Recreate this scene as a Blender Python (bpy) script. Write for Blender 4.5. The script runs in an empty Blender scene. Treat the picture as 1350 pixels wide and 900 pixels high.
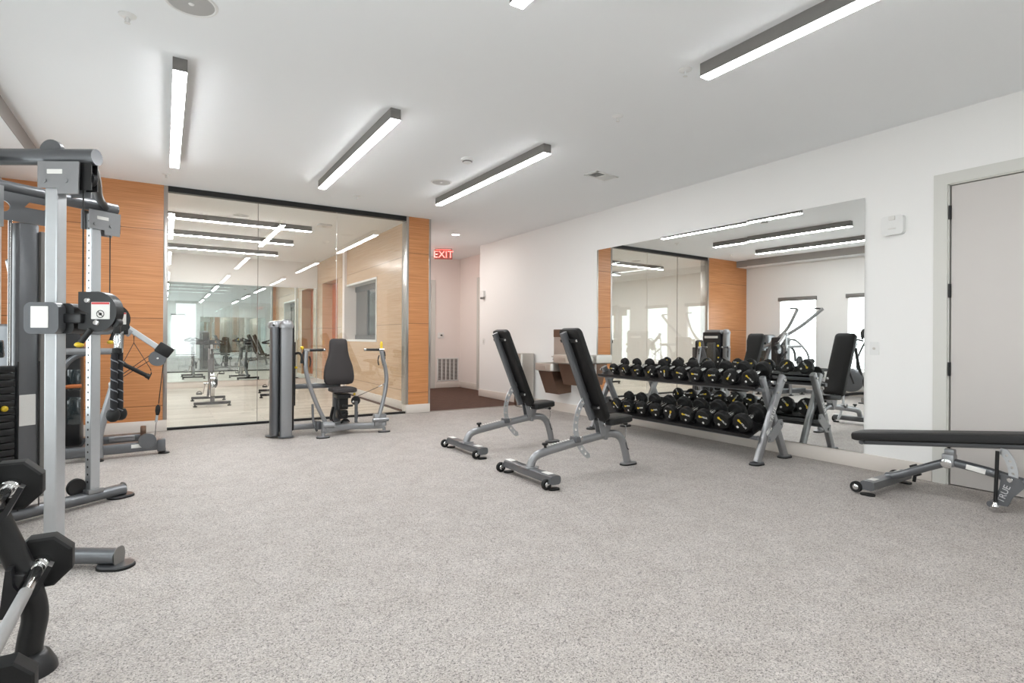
import bpy, bmesh, math, random
from mathutils import Vector, Matrix
random.seed(7)
S = bpy.context.scene
C = S.collection
PI = math.pi
def R(d): return math.radians(d)

# ------------------------------------------------------------------ camera, world, exposure
CAM_H, YAW, ROLL, F = 1.16, 0.559728, 0.0055866, 731.32
cam_d = bpy.data.cameras.new('camera'); cam = bpy.data.objects.new('camera', cam_d); C.objects.link(cam)
fw = Vector((math.sin(YAW), math.cos(YAW), 0)); rt = Vector((math.cos(YAW), -math.sin(YAW), 0)); up = Vector((0, 0, 1))
cx = rt * math.cos(ROLL) + up * math.sin(ROLL); cy = up * math.cos(ROLL) - rt * math.sin(ROLL)
M = Matrix((cx, cy, -fw)).transposed().to_4x4(); M.translation = (0, 0, CAM_H)
cam.matrix_world = M
cam_d.sensor_width = 36; cam_d.lens = F / 1350 * 36; cam_d.shift_y = (445.42 - 450) / 1350
cam_d.clip_start = 0.02
S.camera = cam
w = bpy.data.worlds.new('world'); S.world = w; w.use_nodes = True
w.node_tree.nodes['Background'].inputs[0].default_value = (0.8, 0.92, 1, 1)
w.node_tree.nodes['Background'].inputs[1].default_value = 1.0
S.view_settings.view_transform = 'Standard'; S.view_settings.look = 'None'
S.view_settings.gamma = 1; S.view_settings.use_curve_mapping = False
S.view_settings.exposure = 0.1
S.cycles.use_denoising = True
S.cycles.max_bounces = 14; S.cycles.diffuse_bounces = 5; S.cycles.glossy_bounces = 8
S.cycles.transparent_max_bounces = 16; S.cycles.transmission_bounces = 6
S.cycles.sample_clamp_indirect = 6.0
S.cycles.caustics_reflective = True
LIGHT_GYM, LIGHT_STUDIO, SHADE = 57.0, 66.0, 3.7

# ------------------------------------------------------------------ room numbers
H, XW, YG, XM = 3.007, 5.357, 8.03, 5.325
YB, XS = 14.4, 3.25          # studio back wall, studio side wall
XL, YN = -1.5, -5.0          # window wall, wall behind the camera

# ------------------------------------------------------------------ materials
def srgb(r, g, b):
    f = lambda c: (c / 255) / 12.92 if c / 255 <= .04045 else ((c / 255 + .055) / 1.055) ** 2.4
    return (f(r), f(g), f(b), 1)
def newmat(name):
    m = bpy.data.materials.new(name); m.use_nodes = True
    nt = m.node_tree; return m, nt, nt.nodes['Principled BSDF'], nt.nodes.new, nt.links.new
def mat(name, col, rough=.5, metal=0, coat=0, spec=.5, noise=None, bump=None):
    """noise = (scale, amount) varies the colour a little; bump = (scale, strength)"""
    m, nt, b, N, L = newmat(name)
    b.inputs['Base Color'].default_value = col
    b.inputs['Roughness'].default_value = rough; b.inputs['Metallic'].default_value = metal
    b.inputs['Coat Weight'].default_value = coat; b.inputs['Coat Roughness'].default_value = .12
    b.inputs['Specular IOR Level'].default_value = spec
    tc = N('ShaderNodeTexCoord')
    if noise:
        n = N('ShaderNodeTexNoise'); n.inputs['Scale'].default_value = noise[0]; n.inputs['Detail'].default_value = 4
        L(tc.outputs['Object'], n.inputs['Vector'])
        mx = N('ShaderNodeMix'); mx.data_type = 'RGBA'
        a = noise[1]
        mx.inputs[6].default_value = [c * (1 - a) for c in col[:3]] + [1]
        mx.inputs[7].default_value = [min(1, c * (1 + a)) for c in col[:3]] + [1]
        L(n.outputs['Fac'], mx.inputs[0]); L(mx.outputs[2], b.inputs['Base Color'])
    if bump:
        n2 = N('ShaderNodeTexNoise'); n2.inputs['Scale'].default_value = bump[0]; n2.inputs['Detail'].default_value = 3
        L(tc.outputs['Object'], n2.inputs['Vector'])
        bp = N('ShaderNodeBump'); bp.inputs['Strength'].default_value = bump[1]; bp.inputs['Distance'].default_value = .002
        L(n2.outputs['Fac'], bp.inputs['Height']); L(bp.outputs['Normal'], b.inputs['Normal'])
    return m
def emis(name, col, strength):
    m, nt, b, N, L = newmat(name)
    b.inputs['Base Color'].default_value = (.8, .8, .8, 1)
    b.inputs['Emission Color'].default_value = col; b.inputs['Emission Strength'].default_value = strength
    return m
def ramp(N, stops):
    r = N('ShaderNodeValToRGB'); e = r.color_ramp.elements
    while len(e) < len(stops): e.new(.5)
    for k, (p, c) in enumerate(stops): e[k].position = p; e[k].color = c
    return r
def speckle_floor():
    m, nt, b, N, L = newmat('speckled_rubber')
    tc = N('ShaderNodeTexCoord')
    v = N('ShaderNodeTexVoronoi'); v.inputs['Scale'].default_value = 230; L(tc.outputs['Object'], v.inputs['Vector'])
    sep = N('ShaderNodeSeparateColor'); L(v.outputs['Color'], sep.inputs[0])
    r = ramp(N, [(0, srgb(112, 107, 105)), (.09, srgb(146, 140, 137)), (.26, srgb(168, 162, 158)), (.60, srgb(182, 175, 169)), (.9, srgb(199, 193, 188))])
    r.color_ramp.interpolation = 'CONSTANT'
    L(sep.outputs[0], r.inputs[0])
    n = N('ShaderNodeTexNoise'); n.inputs['Scale'].default_value = 5; n.inputs['Detail'].default_value = 5
    L(tc.outputs['Object'], n.inputs['Vector'])
    r2 = ramp(N, [(.35, (.90, .89, .88, 1)), (.65, (1, 1, 1, 1))]); L(n.outputs['Fac'], r2.inputs[0])
    mx = N('ShaderNodeMix'); mx.data_type = 'RGBA'; mx.blend_type = 'MULTIPLY'; mx.inputs[0].default_value = 1
    L(r.outputs[0], mx.inputs[6]); L(r2.outputs[0], mx.inputs[7]); L(mx.outputs[2], b.inputs['Base Color'])
    b.inputs['Roughness'].default_value = .62; b.inputs['Specular IOR Level'].default_value = .35
    bp = N('ShaderNodeBump'); bp.inputs['Strength'].default_value = .12; bp.inputs['Distance'].default_value = .001
    L(sep.outputs[1], bp.inputs['Height']); L(bp.outputs['Normal'], b.inputs['Normal'])
    return m
def wood(name, dark, light, rough=.38, seams=(.31, 1.375, 2.455), vseams=1.22):
    """horizontal-grain veneer panels with thin dark joints at set heights (world = object space)"""
    m, nt, b, N, L = newmat(name)
    tc = N('ShaderNodeTexCoord')
    mp = N('ShaderNodeMapping'); mp.inputs['Scale'].default_value = (1.1, 1.1, 60); L(tc.outputs['Object'], mp.inputs[0])
    n = N('ShaderNodeTexNoise'); n.inputs['Scale'].default_value = 1.6; n.inputs['Detail'].default_value = 6; n.inputs['Distortion'].default_value = .35
    L(mp.outputs[0], n.inputs['Vector'])
    r = ramp(N, [(.28, dark), (.52, [(a + c) / 2 for a, c in zip(dark, light)]), (.75, light)]); L(n.outputs['Fac'], r.inputs[0])
    sx = N('ShaderNodeSeparateXYZ'); L(tc.outputs['Object'], sx.inputs[0])
    prev = None
    for z in seams:
        s = N('ShaderNodeMath'); s.operation = 'SUBTRACT'; L(sx.outputs[2], s.inputs[0]); s.inputs[1].default_value = z
        a = N('ShaderNodeMath'); a.operation = 'ABSOLUTE'; L(s.outputs[0], a.inputs[0])
        g = N('ShaderNodeMath'); g.operation = 'GREATER_THAN'; L(a.outputs[0], g.inputs[0]); g.inputs[1].default_value = .0035
        if prev is None: prev = g
        else:
            q = N('ShaderNodeMath'); q.operation = 'MULTIPLY'; L(prev.outputs[0], q.inputs[0]); L(g.outputs[0], q.inputs[1]); prev = q
    mx = N('ShaderNodeMix'); mx.data_type = 'RGBA'
    mx.inputs[6].default_value = [c * .35 for c in dark[:3]] + [1]
    L(prev.outputs[0], mx.inputs[0]); L(r.outputs[0], mx.inputs[7]); L(mx.outputs[2], b.inputs['Base Color'])
    b.inputs['Roughness'].default_value = rough; b.inputs['Coat Weight'].default_value = .25; b.inputs['Coat Roughness'].default_value = .25
    return m
def plank_floor():
    m, nt, b, N, L = newmat('pale_plank')
    tc = N('ShaderNodeTexCoord')
    br = N('ShaderNodeTexBrick'); br.inputs['Scale'].default_value = 1; br.inputs['Brick Width'].default_value = 1.2; br.inputs['Row Height'].default_value = .18
    br.inputs['Mortar Size'].default_value = .0025; br.inputs['Color1'].default_value = srgb(196, 188, 176); br.inputs['Color2'].default_value = srgb(222, 215, 204)
    br.inputs['Mortar'].default_value = srgb(140, 132, 122); L(tc.outputs['Object'], br.inputs['Vector'])
    mp = N('ShaderNodeMapping'); mp.inputs['Scale'].default_value = (2, 22, 2); L(tc.outputs['Object'], mp.inputs[0])
    n = N('ShaderNodeTexNoise'); n.inputs['Scale'].default_value = 2; n.inputs['Detail'].default_value = 5; L(mp.outputs[0], n.inputs['Vector'])
    r = ramp(N, [(.3, (.8, .79, .77, 1)), (.7, (1, 1, 1, 1))]); L(n.outputs['Fac'], r.inputs[0])
    mx = N('ShaderNodeMix'); mx.data_type = 'RGBA'; mx.blend_type = 'MULTIPLY'; mx.inputs[0].default_value = 1
    L(br.outputs['Color'], mx.inputs[6]); L(r.outputs[0], mx.inputs[7]); L(mx.outputs[2], b.inputs['Base Color'])
    b.inputs['Roughness'].default_value = .35
    return m
def glass(name, tint, f0=.085):
    m, nt, b, N, L = newmat(name)
    nt.nodes.remove(b); out = [x for x in nt.nodes if x.type == 'OUTPUT_MATERIAL'][0]
    lw = N('ShaderNodeLayerWeight'); lw.inputs[0].default_value = .5
    p = N('ShaderNodeMath'); p.operation = 'POWER'; p.inputs[1].default_value = 3.3; L(lw.outputs['Facing'], p.inputs[0])
    q = N('ShaderNodeMath'); q.operation = 'MULTIPLY_ADD'; q.inputs[1].default_value = 1 - f0; q.inputs[2].default_value = f0; L(p.outputs[0], q.inputs[0])
    t = N('ShaderNodeBsdfTransparent'); t.inputs[0].default_value = tint
    g = N('ShaderNodeBsdfGlossy'); g.inputs['Roughness'].default_value = 0.0
    mx = N('ShaderNodeMixShader'); L(q.outputs[0], mx.inputs[0]); L(t.outputs[0], mx.inputs[1]); L(g.outputs[0], mx.inputs[2])
    L(mx.outputs[0], out.inputs[0]); return m
def mirror(name, tint):
    m, nt, b, N, L = newmat(name)
    b.inputs['Base Color'].default_value = tint; b.inputs['Metallic'].default_value = 1; b.inputs['Roughness'].default_value = 0.0
    return m
MT = dict(
    floor=speckle_floor(), plank=plank_floor(),
    carpet=mat('dark_carpet', srgb(92, 72, 64), .95, noise=(9, .25), bump=(300, .6), spec=.1),
    wall=mat('white_paint', srgb(240, 239, 237), .75, noise=(1.2, .01), bump=(140, .08), spec=.25),
    wallc=mat('warm_white_paint', srgb(238, 229, 224), .75, noise=(1.2, .01), bump=(140, .08), spec=.25),
    ceil=mat('ceiling_paint', srgb(243, 245, 246), .85, noise=(.9, .01), spec=.15),
    base=mat('baseboard_paint', srgb(222, 214, 206), .5, noise=(1, .01)),
    frame=mat('door_frame_paint', srgb(212, 211, 205), .5, noise=(1, .01)),
    door=mat('door_paint', srgb(206, 201, 197), .45, noise=(1, .015)),
    woodp=wood('orange_veneer', srgb(182, 116, 64), srgb(220, 156, 104)),
    woodside=wood('sheen_paled_veneer', srgb(202, 166, 130), srgb(226, 196, 164), .22),  # grazing sheen of the veneer put into a paler base colour
    woodniche=wood('deep_orange_veneer', srgb(176, 84, 36), srgb(208, 112, 56), .4),
    alu=mat('brushed_aluminium', srgb(190, 186, 182), .28, 1, noise=(30, .05)),
    black=mat('black_powder_coat', srgb(17, 17, 18), .42, noise=(30, .1)),
    blackplastic=mat('black_plastic', srgb(22, 22, 24), .36, noise=(20, .1)),
    rubber=mat('black_rubber', srgb(20, 20, 20), .58, spec=.35, noise=(60, .12), bump=(200, .15)),
    grey=mat('grey_metallic_paint', srgb(148, 149, 151), .32, .6, coat=.3, noise=(40, .04)),
    darkgrey=mat('dark_grey_metallic_paint', srgb(102, 104, 107), .32, .5, coat=.3, noise=(40, .04)),
    housing=mat('light_housing', srgb(122, 119, 116), .5, .1, noise=(20, .05)),
    chrome=mat('chrome', srgb(214, 214, 214), .12, 1, noise=(20, .02)),
    steel=mat('stainless_steel', srgb(206, 202, 196), .45, 1, noise=(60, .05)),
    bronze=mat('brown_steel', srgb(120, 96, 82), .32, .8, noise=(40, .06)),
    upright=mat('silver_upright', srgb(196, 199, 202), .3, .75, noise=(25, .05)),
    vinyl=mat('black_vinyl', srgb(20, 19, 19), .46, spec=.35, noise=(30, .08), bump=(260, .25)),
    vinylg=mat('charcoal_vinyl', srgb(52, 48, 48), .55, spec=.35, noise=(30, .06), bump=(260, .25)),
    white=mat('white_plastic', srgb(230, 230, 228), .4, noise=(10, .01)),
    offwhite=mat('off_white_label', srgb(222, 220, 216), .5, noise=(300, .10)),
    greyvent=mat('vent_grey', srgb(120, 116, 112), .5, noise=(20, .03)),
    soffit=mat('grey_fascia', srgb(158, 153, 149), .7, noise=(1, .02)),
    yellow=mat('yellow_plastic', srgb(222, 190, 48), .4, noise=(20, .04)),
    orange=mat('orange_plastic', srgb(190, 110, 60), .4, noise=(20, .04)),
    red=mat('red_plastic', srgb(196, 60, 62), .4, noise=(20, .04)),
    green=mat('green_plastic', srgb(70, 150, 80), .4, noise=(20, .04)),
    cable=mat('black_cable', srgb(22, 22, 22), .5, noise=(90, .1)),
    ropedark=mat('black_rope', srgb(26, 26, 30), .8, noise=(90, .2)),
    ropelight=mat('grey_rope_strand', srgb(120, 122, 128), .7, noise=(90, .1)),
    mirror=mirror('mirror_silver', (.90, .915, .90, 1)),
    mirrort=mirror('studio_mirror_silver', (.78, .86, .84, 1)),
    glass=glass('clear_glass', (.975, .985, .98, 1)),
    glassd=glass('window_glass', (.93, .97, .97, 1)),
    lamp=emis('led_diffuser', (.965, .985, 1, 1), LIGHT_GYM),
    lampd=emis('led_diffuser_weakened', (.965, .985, 1, 1), LIGHT_GYM * .58),  # same fixtures as the far row, made weaker to even the brightness
    lamps=emis('studio_led_diffuser', (1, .99, .97, 1), LIGHT_STUDIO),
    down=emis('added_downlight_lens', (1, .96, .93, 1), 400),  # lens of the unseen downlights added to lift the corridor
    downs=emis('downlight_lens_soft', (1, .97, .94, 1), 150),
    shade=emis('daylit_shade', (.90, .985, 1, 1), SHADE),
    exit=emis('exit_red', (1, .07, .05, 1), 3.2),
    screen=mat('dark_glass_screen', srgb(40, 48, 50), .08, 0, coat=1, noise=(3, .1)),
    badge=mat('silver_lettering', srgb(205, 206, 208), .35, .4, noise=(20, .02)),
)

# ------------------------------------------------------------------ mesh helpers
class MB:
    """collects shapes into one mesh"""
    def __init__(s): s.bm = bmesh.new()
    def _x(s, verts, mx):
        if mx is not None: bmesh.ops.transform(s.bm, matrix=mx, verts=verts)
    def box(s, c, d, rot=None, bev=0, seg=2):
        r = bmesh.ops.create_cube(s.bm, size=1); vs = r['verts']
        bmesh.ops.scale(s.bm, vec=d, verts=vs)
        if bev > 0:
            es = list({e for v in vs for e in v.link_edges})
            q = bmesh.ops.bevel(s.bm, geom=es, offset=min(bev, min(d) * .49), segments=seg, affect='EDGES', profile=.5)
            vs = list({v for f in q['faces'] for v in f.verts} | {v for v in vs if v.is_valid})
            # gather the whole connected island
            seen = set(vs); st = list(vs)
            while st:
                v = st.pop()
                for e in v.link_edges:
                    o = e.other_vert(v)
                    if o not in seen: seen.add(o); st.append(o)
            vs = list(seen)
        m = Matrix.Translation(Vector(c))
        if rot is not None: m = m @ (rot.to_4x4() if not isinstance(rot, (tuple, list)) else eul(rot))
        s._x(vs, m); return s
    def cyl(s, p0, p1, r, r2=None, seg=20, bev=0):
        p0, p1 = Vector(p0), Vector(p1); d = p1 - p0; L = d.length
        prof = [(0, 0), (r, 0), (r if r2 is None else r2, L), (0, L)]
        if bev: r2_ = r if r2 is None else r2; prof = [(0, 0), (r - bev, 0), (r, bev), (r2_, L - bev), (r2_ - bev, L), (0, L)]
        return s.lathe(prof, p0, d, seg)
    def lathe(s, prof, origin, axis=(0, 0, 1), seg=24, phase=0):
        q = Vector(axis).normalized().to_track_quat('Z', 'Y').to_matrix()
        o = Vector(origin); rings = []
        for r, z in prof:
            if r < 1e-6: rings.append([s.bm.verts.new(o + q @ Vector((0, 0, z)))])
            else: rings.append([s.bm.verts.new(o + q @ Vector((r * math.cos(phase + 2 * PI * k / seg), r * math.sin(phase + 2 * PI * k / seg), z))) for k in range(seg)])
        for a, b in zip(rings, rings[1:]):
            for k in range(seg):
                k2 = (k + 1) % seg
                if len(a) == 1 and len(b) == 1: continue
                if len(a) == 1: s.bm.faces.new((a[0], b[k2], b[k]))
                elif len(b) == 1: s.bm.faces.new((a[k], a[k2], b[0]))
                else: s.bm.faces.new((a[k], a[k2], b[k2], b[k]))
        return s
    def tube(s, pts, r, ry=None, seg=14, smooth=0, upv=(0, 0, 1), square=0, cap=True, closed=False):
        """sweep an ellipse (r sideways, ry along upv) or rounded box (square=corner radius) along pts"""
        P = [Vector(p) for p in pts]
        if smooth:
            Q = []; n = len(P)
            for i in range(n - 1):
                a, b, c, d = P[max(i - 1, 0)], P[i], P[i + 1], P[min(i + 2, n - 1)]
                for k in range(smooth):
                    t = k / smooth
                    Q.append(.5 * ((2 * b) + (c - a) * t + (2 * a - 5 * b + 4 * c - d) * t * t + (3 * b - a - 3 * c + d) * t ** 3))
            P = Q + [P[-1]]
        ry = ry or r
        if square:
            sec = []; cr = square
            for (sx, sy, a0) in ((1, 1, 0), (-1, 1, 90), (-1, -1, 180), (1, -1, 270)):
                for a in (0, 45, 90):
                    sec.append((sx * (r - cr) + cr * math.cos(R(a0 + a)), sy * (ry - cr) + cr * math.sin(R(a0 + a))))
        else: sec = [(r * math.cos(2 * PI * k / seg), ry * math.sin(2 * PI * k / seg)) for k in range(seg)]
        u0 = Vector(upv); rings = []; n = len(P)
        for i, p in enumerate(P):
            if closed: t = P[(i + 1) % n] - P[i - 1]
            else: t = P[min(i + 1, n - 1)] - P[max(i - 1, 0)]
            t.normalize()
            u = u0 - t * u0.dot(t)
            if u.length < .05: u = (Vector((0, 1, 0)) if abs(t.y) < .9 else Vector((1, 0, 0))); u = u - t * u.dot(t)
            u.normalize(); sd = t.cross(u).normalized()
            rings.append([s.bm.verts.new(p + sd * x + u * y) for x, y in sec])
        m = len(sec)
        for a, b in (list(zip(rings, rings[1:])) + ([(rings[-1], rings[0])] if closed else [])):
            for k in range(m): s.bm.faces.new((a[k], a[(k + 1) % m], b[(k + 1) % m], b[k]))
        if cap and not closed: s.bm.faces.new(rings[0][::-1]); s.bm.faces.new(rings[-1])
        return s
    def prism(s, outline, depth, mx=None, holes=()):
        """outline in XY, extruded along Z from -depth/2 to depth/2"""
        bm2 = bmesh.new()
        def ring(o, z): return [bm2.verts.new((x, y, z)) for x, y in o]
        if not holes:
            a, b = ring(outline, -depth / 2), ring(outline, depth / 2)
            n = len(outline)
            for k in range(n): bm2.faces.new((a[k], a[(k + 1) % n], b[(k + 1) % n], b[k]))
            bm2.faces.new(a[::-1]); bm2.faces.new(b)
        else:
            for z in (-depth / 2, depth / 2):
                es = []
                for o in [outline] + list(holes):
                    v = ring(o, z)
                    for k in range(len(v)): es.append(bm2.edges.new((v[k], v[(k + 1) % len(v)])))
                bmesh.ops.triangle_fill(bm2, edges=es, use_beauty=True)
            for o in [outline] + list(holes):
                n = len(o); a, b = ring(o, -depth / 2), ring(o, depth / 2)
                for k in range(n): bm2.faces.new((a[k], a[(k + 1) % n], b[(k + 1) % n], b[k]))
            bmesh.ops.remove_doubles(bm2, verts=bm2.verts, dist=1e-5)
        bmesh.ops.recalc_face_normals(bm2, faces=bm2.faces)
        if mx is not None: bmesh.ops.transform(bm2, matrix=mx, verts=bm2.verts)
        me = bpy.data.meshes.new('tmp'); bm2.to_mesh(me); bm2.free(); s.bm.from_mesh(me); bpy.data.meshes.remove(me); return s
    def ball(s, c, r, sc=(1, 1, 1), seg=20):
        q = bmesh.ops.create_uvsphere(s.bm, u_segments=seg, v_segments=max(8, seg // 2), radius=r)
        bmesh.ops.scale(s.bm, vec=sc, verts=q['verts']); bmesh.ops.translate(s.bm, vec=Vector(c), verts=q['verts']); return s
    def xf(s, mx): bmesh.ops.transform(s.bm, matrix=mx, verts=s.bm.verts); return s
    def build(s, name, m, parent=None, smooth=True, angle=38):
        bmesh.ops.recalc_face_normals(s.bm, faces=s.bm.faces)
        me = bpy.data.meshes.new(name); s.bm.to_mesh(me); s.bm.free()
        o = bpy.data.objects.new(name, me); C.objects.link(o)
        me.materials.append(MT[m] if isinstance(m, str) else m)
        if smooth:
            me.polygons.foreach_set('use_smooth', [True] * len(me.polygons)); me.set_sharp_from_angle(angle=R(angle))
        if parent: o.parent = parent
        return o
def eul(a): return Matrix.Rotation(a[2], 4, 'Z') @ Matrix.Rotation(a[1], 4, 'Y') @ Matrix.Rotation(a[0], 4, 'X')
def frame(o, x, y):
    """matrix with local X->x, Y->y, Z->x cross y, at o"""
    x = Vector(x).normalized(); y = Vector(y).normalized(); z = x.cross(y)
    m = Matrix((x, y, z)).transposed().to_4x4(); m.translation = Vector(o); return m
def box(name, m, lo, hi, parent=None, bev=0):
    c = [(a + b) / 2 for a, b in zip(lo, hi)]; d = [abs(b - a) for a, b in zip(lo, hi)]
    return MB().box(c, d, bev=bev).build(name, m, parent, smooth=bev > 0)
def tag(o, label, cat, group=None):
    o['label'] = label; o['category'] = cat
    if group: o['group'] = group
    return o
def struct(o): o['kind'] = 'structure'; return o
def thing(name, label, cat, loc=(0, 0, 0), rz=0, group=None):
    o = bpy.data.objects.new(name, None); C.objects.link(o); o.location = loc; o.rotation_euler = (0, 0, rz)
    o.empty_display_size = .1
    return tag(o, label, cat, group)
def dup(root, loc, rz, label, group=None):
    r = root.copy(); C.objects.link(r); r.location = loc; r.rotation_euler = (0, 0, rz); r['label'] = label
    if group: r['group'] = group
    for ch in list(root.children):
        c = ch.copy(); C.objects.link(c); c.parent = r
        for g in list(ch.children):
            d = g.copy(); C.objects.link(d); d.parent = c
    return r
def text_mesh(txt, size, mx, name, m, parent, depth=.002, spacing=1.0):
    cu = bpy.data.curves.new('txt', 'FONT'); cu.body = txt; cu.size = size; cu.extrude = depth; cu.align_x = 'CENTER'; cu.align_y = 'CENTER'; cu.space_character = spacing
    ob = bpy.data.objects.new('txt', cu)
    me = bpy.data.meshes.new_from_object(ob); bpy.data.objects.remove(ob); bpy.data.curves.remove(cu)
    me.transform(mx); me.materials.clear(); me.materials.append(MT[m])
    o = bpy.data.objects.new(name, me); C.objects.link(o)
    if parent: o.parent = parent
    return o
def rrect(w, h, r, n=5):
    o = []
    for (sx, sy, a0) in ((1, 1, 0), (-1, 1, 90), (-1, -1, 180), (1, -1, 270)):
        for k in range(n + 1):
            a = R(a0 + 90 * k / n); o.append((sx * (w / 2 - r) + r * math.cos(a), sy * (h / 2 - r) + r * math.sin(a)))
    return o
def circ(r, cx_=0, cy_=0, n=12): return [(cx_ + r * math.cos(2 * PI * k / n), cy_ + r * math.sin(2 * PI * k / n)) for k in range(n)]

# ================================================================== THE SETTING
struct(box('floor', 'floor', (XL, YN, -.1), (XW + .15, YG, 0)))
struct(box('floor_corridor', 'carpet', (3.14, YG, -.1), (6.1, 11.9, -.001)))
struct(box('floor_studio', 'plank', (-2.2, YG, -.1), (3.14, YB, -.001)))
struct(box('ceiling', 'ceil', (XL - .2, YN - .2, H), (6.2, 15, H + .12)))
struct(box('ceiling_window_side', 'ceil', (XL, YN, 2.865), (-1.088, YG, H)))
struct(box('trim_6', 'soffit', (-1.088, YN, 2.86), (-1.08, YG, H)))  # thin strip on the soffit face, greyer than the ceiling
YZ = ((0, 1, 0), (0, 0, 1))
def wall_yz(name, x0, x1, outline, holes=(), m='wall'):
    o = MB().prism(outline, x1 - x0, frame(((x0 + x1) / 2, 0, 0), *YZ), holes).build(name, m, smooth=False); return struct(o)
def rect(a0, b0, a1, b1): return [(a0, b0), (a1, b0), (a1, b1), (a0, b1)]
D0, D1, DT = .985, 1.929, 2.42          # door opening
wall_yz('wall_right', XW, XW + .15, [(YN, 0), (D0, 0), (D0, DT), (D1, DT), (D1, 0), (9.78, 0), (9.78, H), (YN, H)])
struct(box('wall_corridor_return', 'wallc', (XW + .15, 9.66, 0), (5.91, 9.78, H)))
struct(box('wall_corridor_right', 'wallc', (5.91, 9.66, 0), (6.05, 11.9, H)))
struct(box('wall_corridor_end', 'wallc', (3.2, 11.75, 0), (5.91, 11.9, H)))
struct(box('wall_glass_left', 'woodp', (XL - .15, YG, .132), (-.012, YG + .18, H)))
struct(box('baseboard_glass_left', 'base', (XL, YG - .012, 0), (.03, YG + .19, .132), bev=.004))
wall_yz('wall_studio_right', XS, 3.49, [(YG + .16, .132), (12.48, .132), (12.48, 2.45), (13.88, 2.45), (13.88, .132), (YB, .132), (YB, H), (YG + .16, H)], [rect(9.83, 1.11, 11.98, 2.22)], 'woodside')
struct(box('wall_studio_niche', 'woodniche', (3.49, 12.3, 0), (3.53, 14.0, H)))
struct(box('wall_pier', 'woodp', (3.145, YG, .132), (3.505, YG + .16, H)))
struct(box('wall_corridor_left', 'woodp', (3.49, YG + .16, 0), (3.52, 8.75, H)))
struct(box('wall_corridor_left_white', 'wallc', (3.49, 8.75, 0), (3.52, 11.75, H)))
struct(box('baseboard_pier', 'base', (3.128, YG - .014, 0), (3.52, YG + .16, .132), bev=.004))
struct(box('baseboard_studio_right', 'base', (XS - .014, YG + .16, 0), (3.50, YB, .132), bev=.003))
struct(box('wall_studio_back', 'wall', (-2.4, YB, 0), (3.5, YB + .15, H)))
struct(box('wall_studio_left', 'wall', (-2.35, YG, 0), (-2.2, YB, H)))
struct(box('baseboard_studio_back', 'base', (-2.2, YB - .016, 0), (XS, YB, .14), bev=.003))
bwins = [(.3, .9)]
struct(MB().prism([(XL - .2, 0), (XW + .15, 0), (XW + .15, H), (XL - .2, H)], .15, frame((0, YN - .075, 0), (1, 0, 0), (0, 0, 1)), [[(a, .5), (b, .5), (b, 2.3), (a, 2.3)] for a, b in bwins]).build('wall_behind', 'wall', smooth=False))
for y0, y1, xa in ((YN, .90, XW), (2.028, 9.79, XW)):
    struct(box('baseboard_right', 'base', (xa - .012, y0, 0), (xa, y1, .137), bev=.003))
struct(box('baseboard_corridor_right', 'base', (5.898, 9.78, 0), (5.91, 11.75, .137), bev=.003))
struct(box('baseboard_corridor_end', 'base', (5.30, 11.738, 0), (5.91, 11.75, .137), bev=.003))
struct(box('baseboard_window_side', 'base', (XL, YN, 0), (XL + .012, YG, .137), bev=.003))
# metal corner trims
def trim(name, lo, hi): struct(box(name, 'alu', lo, hi, bev=.002))
trim('trim_1', (-.014, YG - .006, .132), (.03, YG + .19, H))
trim('trim_2', (3.118, YG - .006, .132), (3.160, YG + .17, H))
trim('trim_3', (3.492, YG - .006, .132), (3.524, YG + .17, H))
struct(box('trim_4', 'alu', (3.145, YG + .02, -.002), (XW, YG + .05, .003)))
struct(box('trim_5', 'frame', (5.885, 10.78, 0), (5.91, 10.88, 2.5), bev=.003))

# door on the right wall
dr = bpy.data.objects.new('door_1', None); C.objects.link(dr); struct(dr)
fr = MB()
fr.prism([(.90, 0), (D0, 0), (D0, DT), (D1, DT), (D1, 0), (2.024, 0), (2.024, 2.51), (.90, 2.51)], .012, frame((XW - .006, 0, 0), *YZ))
fr.box((XW + .06, D1 - .004, DT / 2), (.12, .012, DT)).box((XW + .06, D0 + .004, DT / 2), (.12, .012, DT)).box((XW + .06, (D0 + D1) / 2, DT - .004), (.12, D1 - D0, .012))
fr.build('door_frame', 'frame', dr, smooth=False)
box('gap_backing', 'black', (XW + .056, D0, -.001), (XW + .15, D1, DT), dr)  # black slab added behind the leaf so no light shows through
box('door_leaf', 'door', (XW + .004, D0 + .012, .008), (XW + .048, D1 - .022, DT - .018), dr, bev=.002)
for z in (.30, .93, 1.56, 2.19):
    hb = MB().cyl((XW - .006, D1 - .014, z - .055), (XW - .006, D1 - .014, z + .055), .009, seg=12)
    hb.box((XW, D1 - .014, z), (.010, .020, .11)); hb.build('hinge', 'black', dr)
hd = MB().cyl((XW + .004, D0 + .08, 1.02), (XW - .045, D0 + .08, 1.02), .012).tube([(XW - .045, D0 + .07, 1.02), (XW - .047, D0 + .2, 1.02)], .010)
hd.cyl((XW + .004, D0 + .08, 1.02), (XW - .006, D0 + .08, 1.02), .028); hd.build('door_handle', 'steel', dr)
# door at the corridor end
d2 = bpy.data.objects.new('door_2', None); C.objects.link(d2); struct(d2)
MB().prism([(4.05, 0), (4.15, 0), (4.15, 2.38), (5.17, 2.38), (5.17, 0), (5.27, 0), (5.27, 2.48), (4.05, 2.48)], .02, frame((0, 11.74, 0), (1, 0, 0), (0, 0, 1))).build('door_frame', 'frame', d2, smooth=False)
box('door_leaf', 'door', (4.16, 11.738, .01), (5.16, 11.748, 2.37), d2)
MB().cyl((4.24, 11.738, 1.0), (4.24, 11.70, 1.0), .025).tube([(4.24, 11.69, 1.0), (4.36, 11.69, 1.0)], .009).build('door_handle', 'steel', d2)

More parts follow.
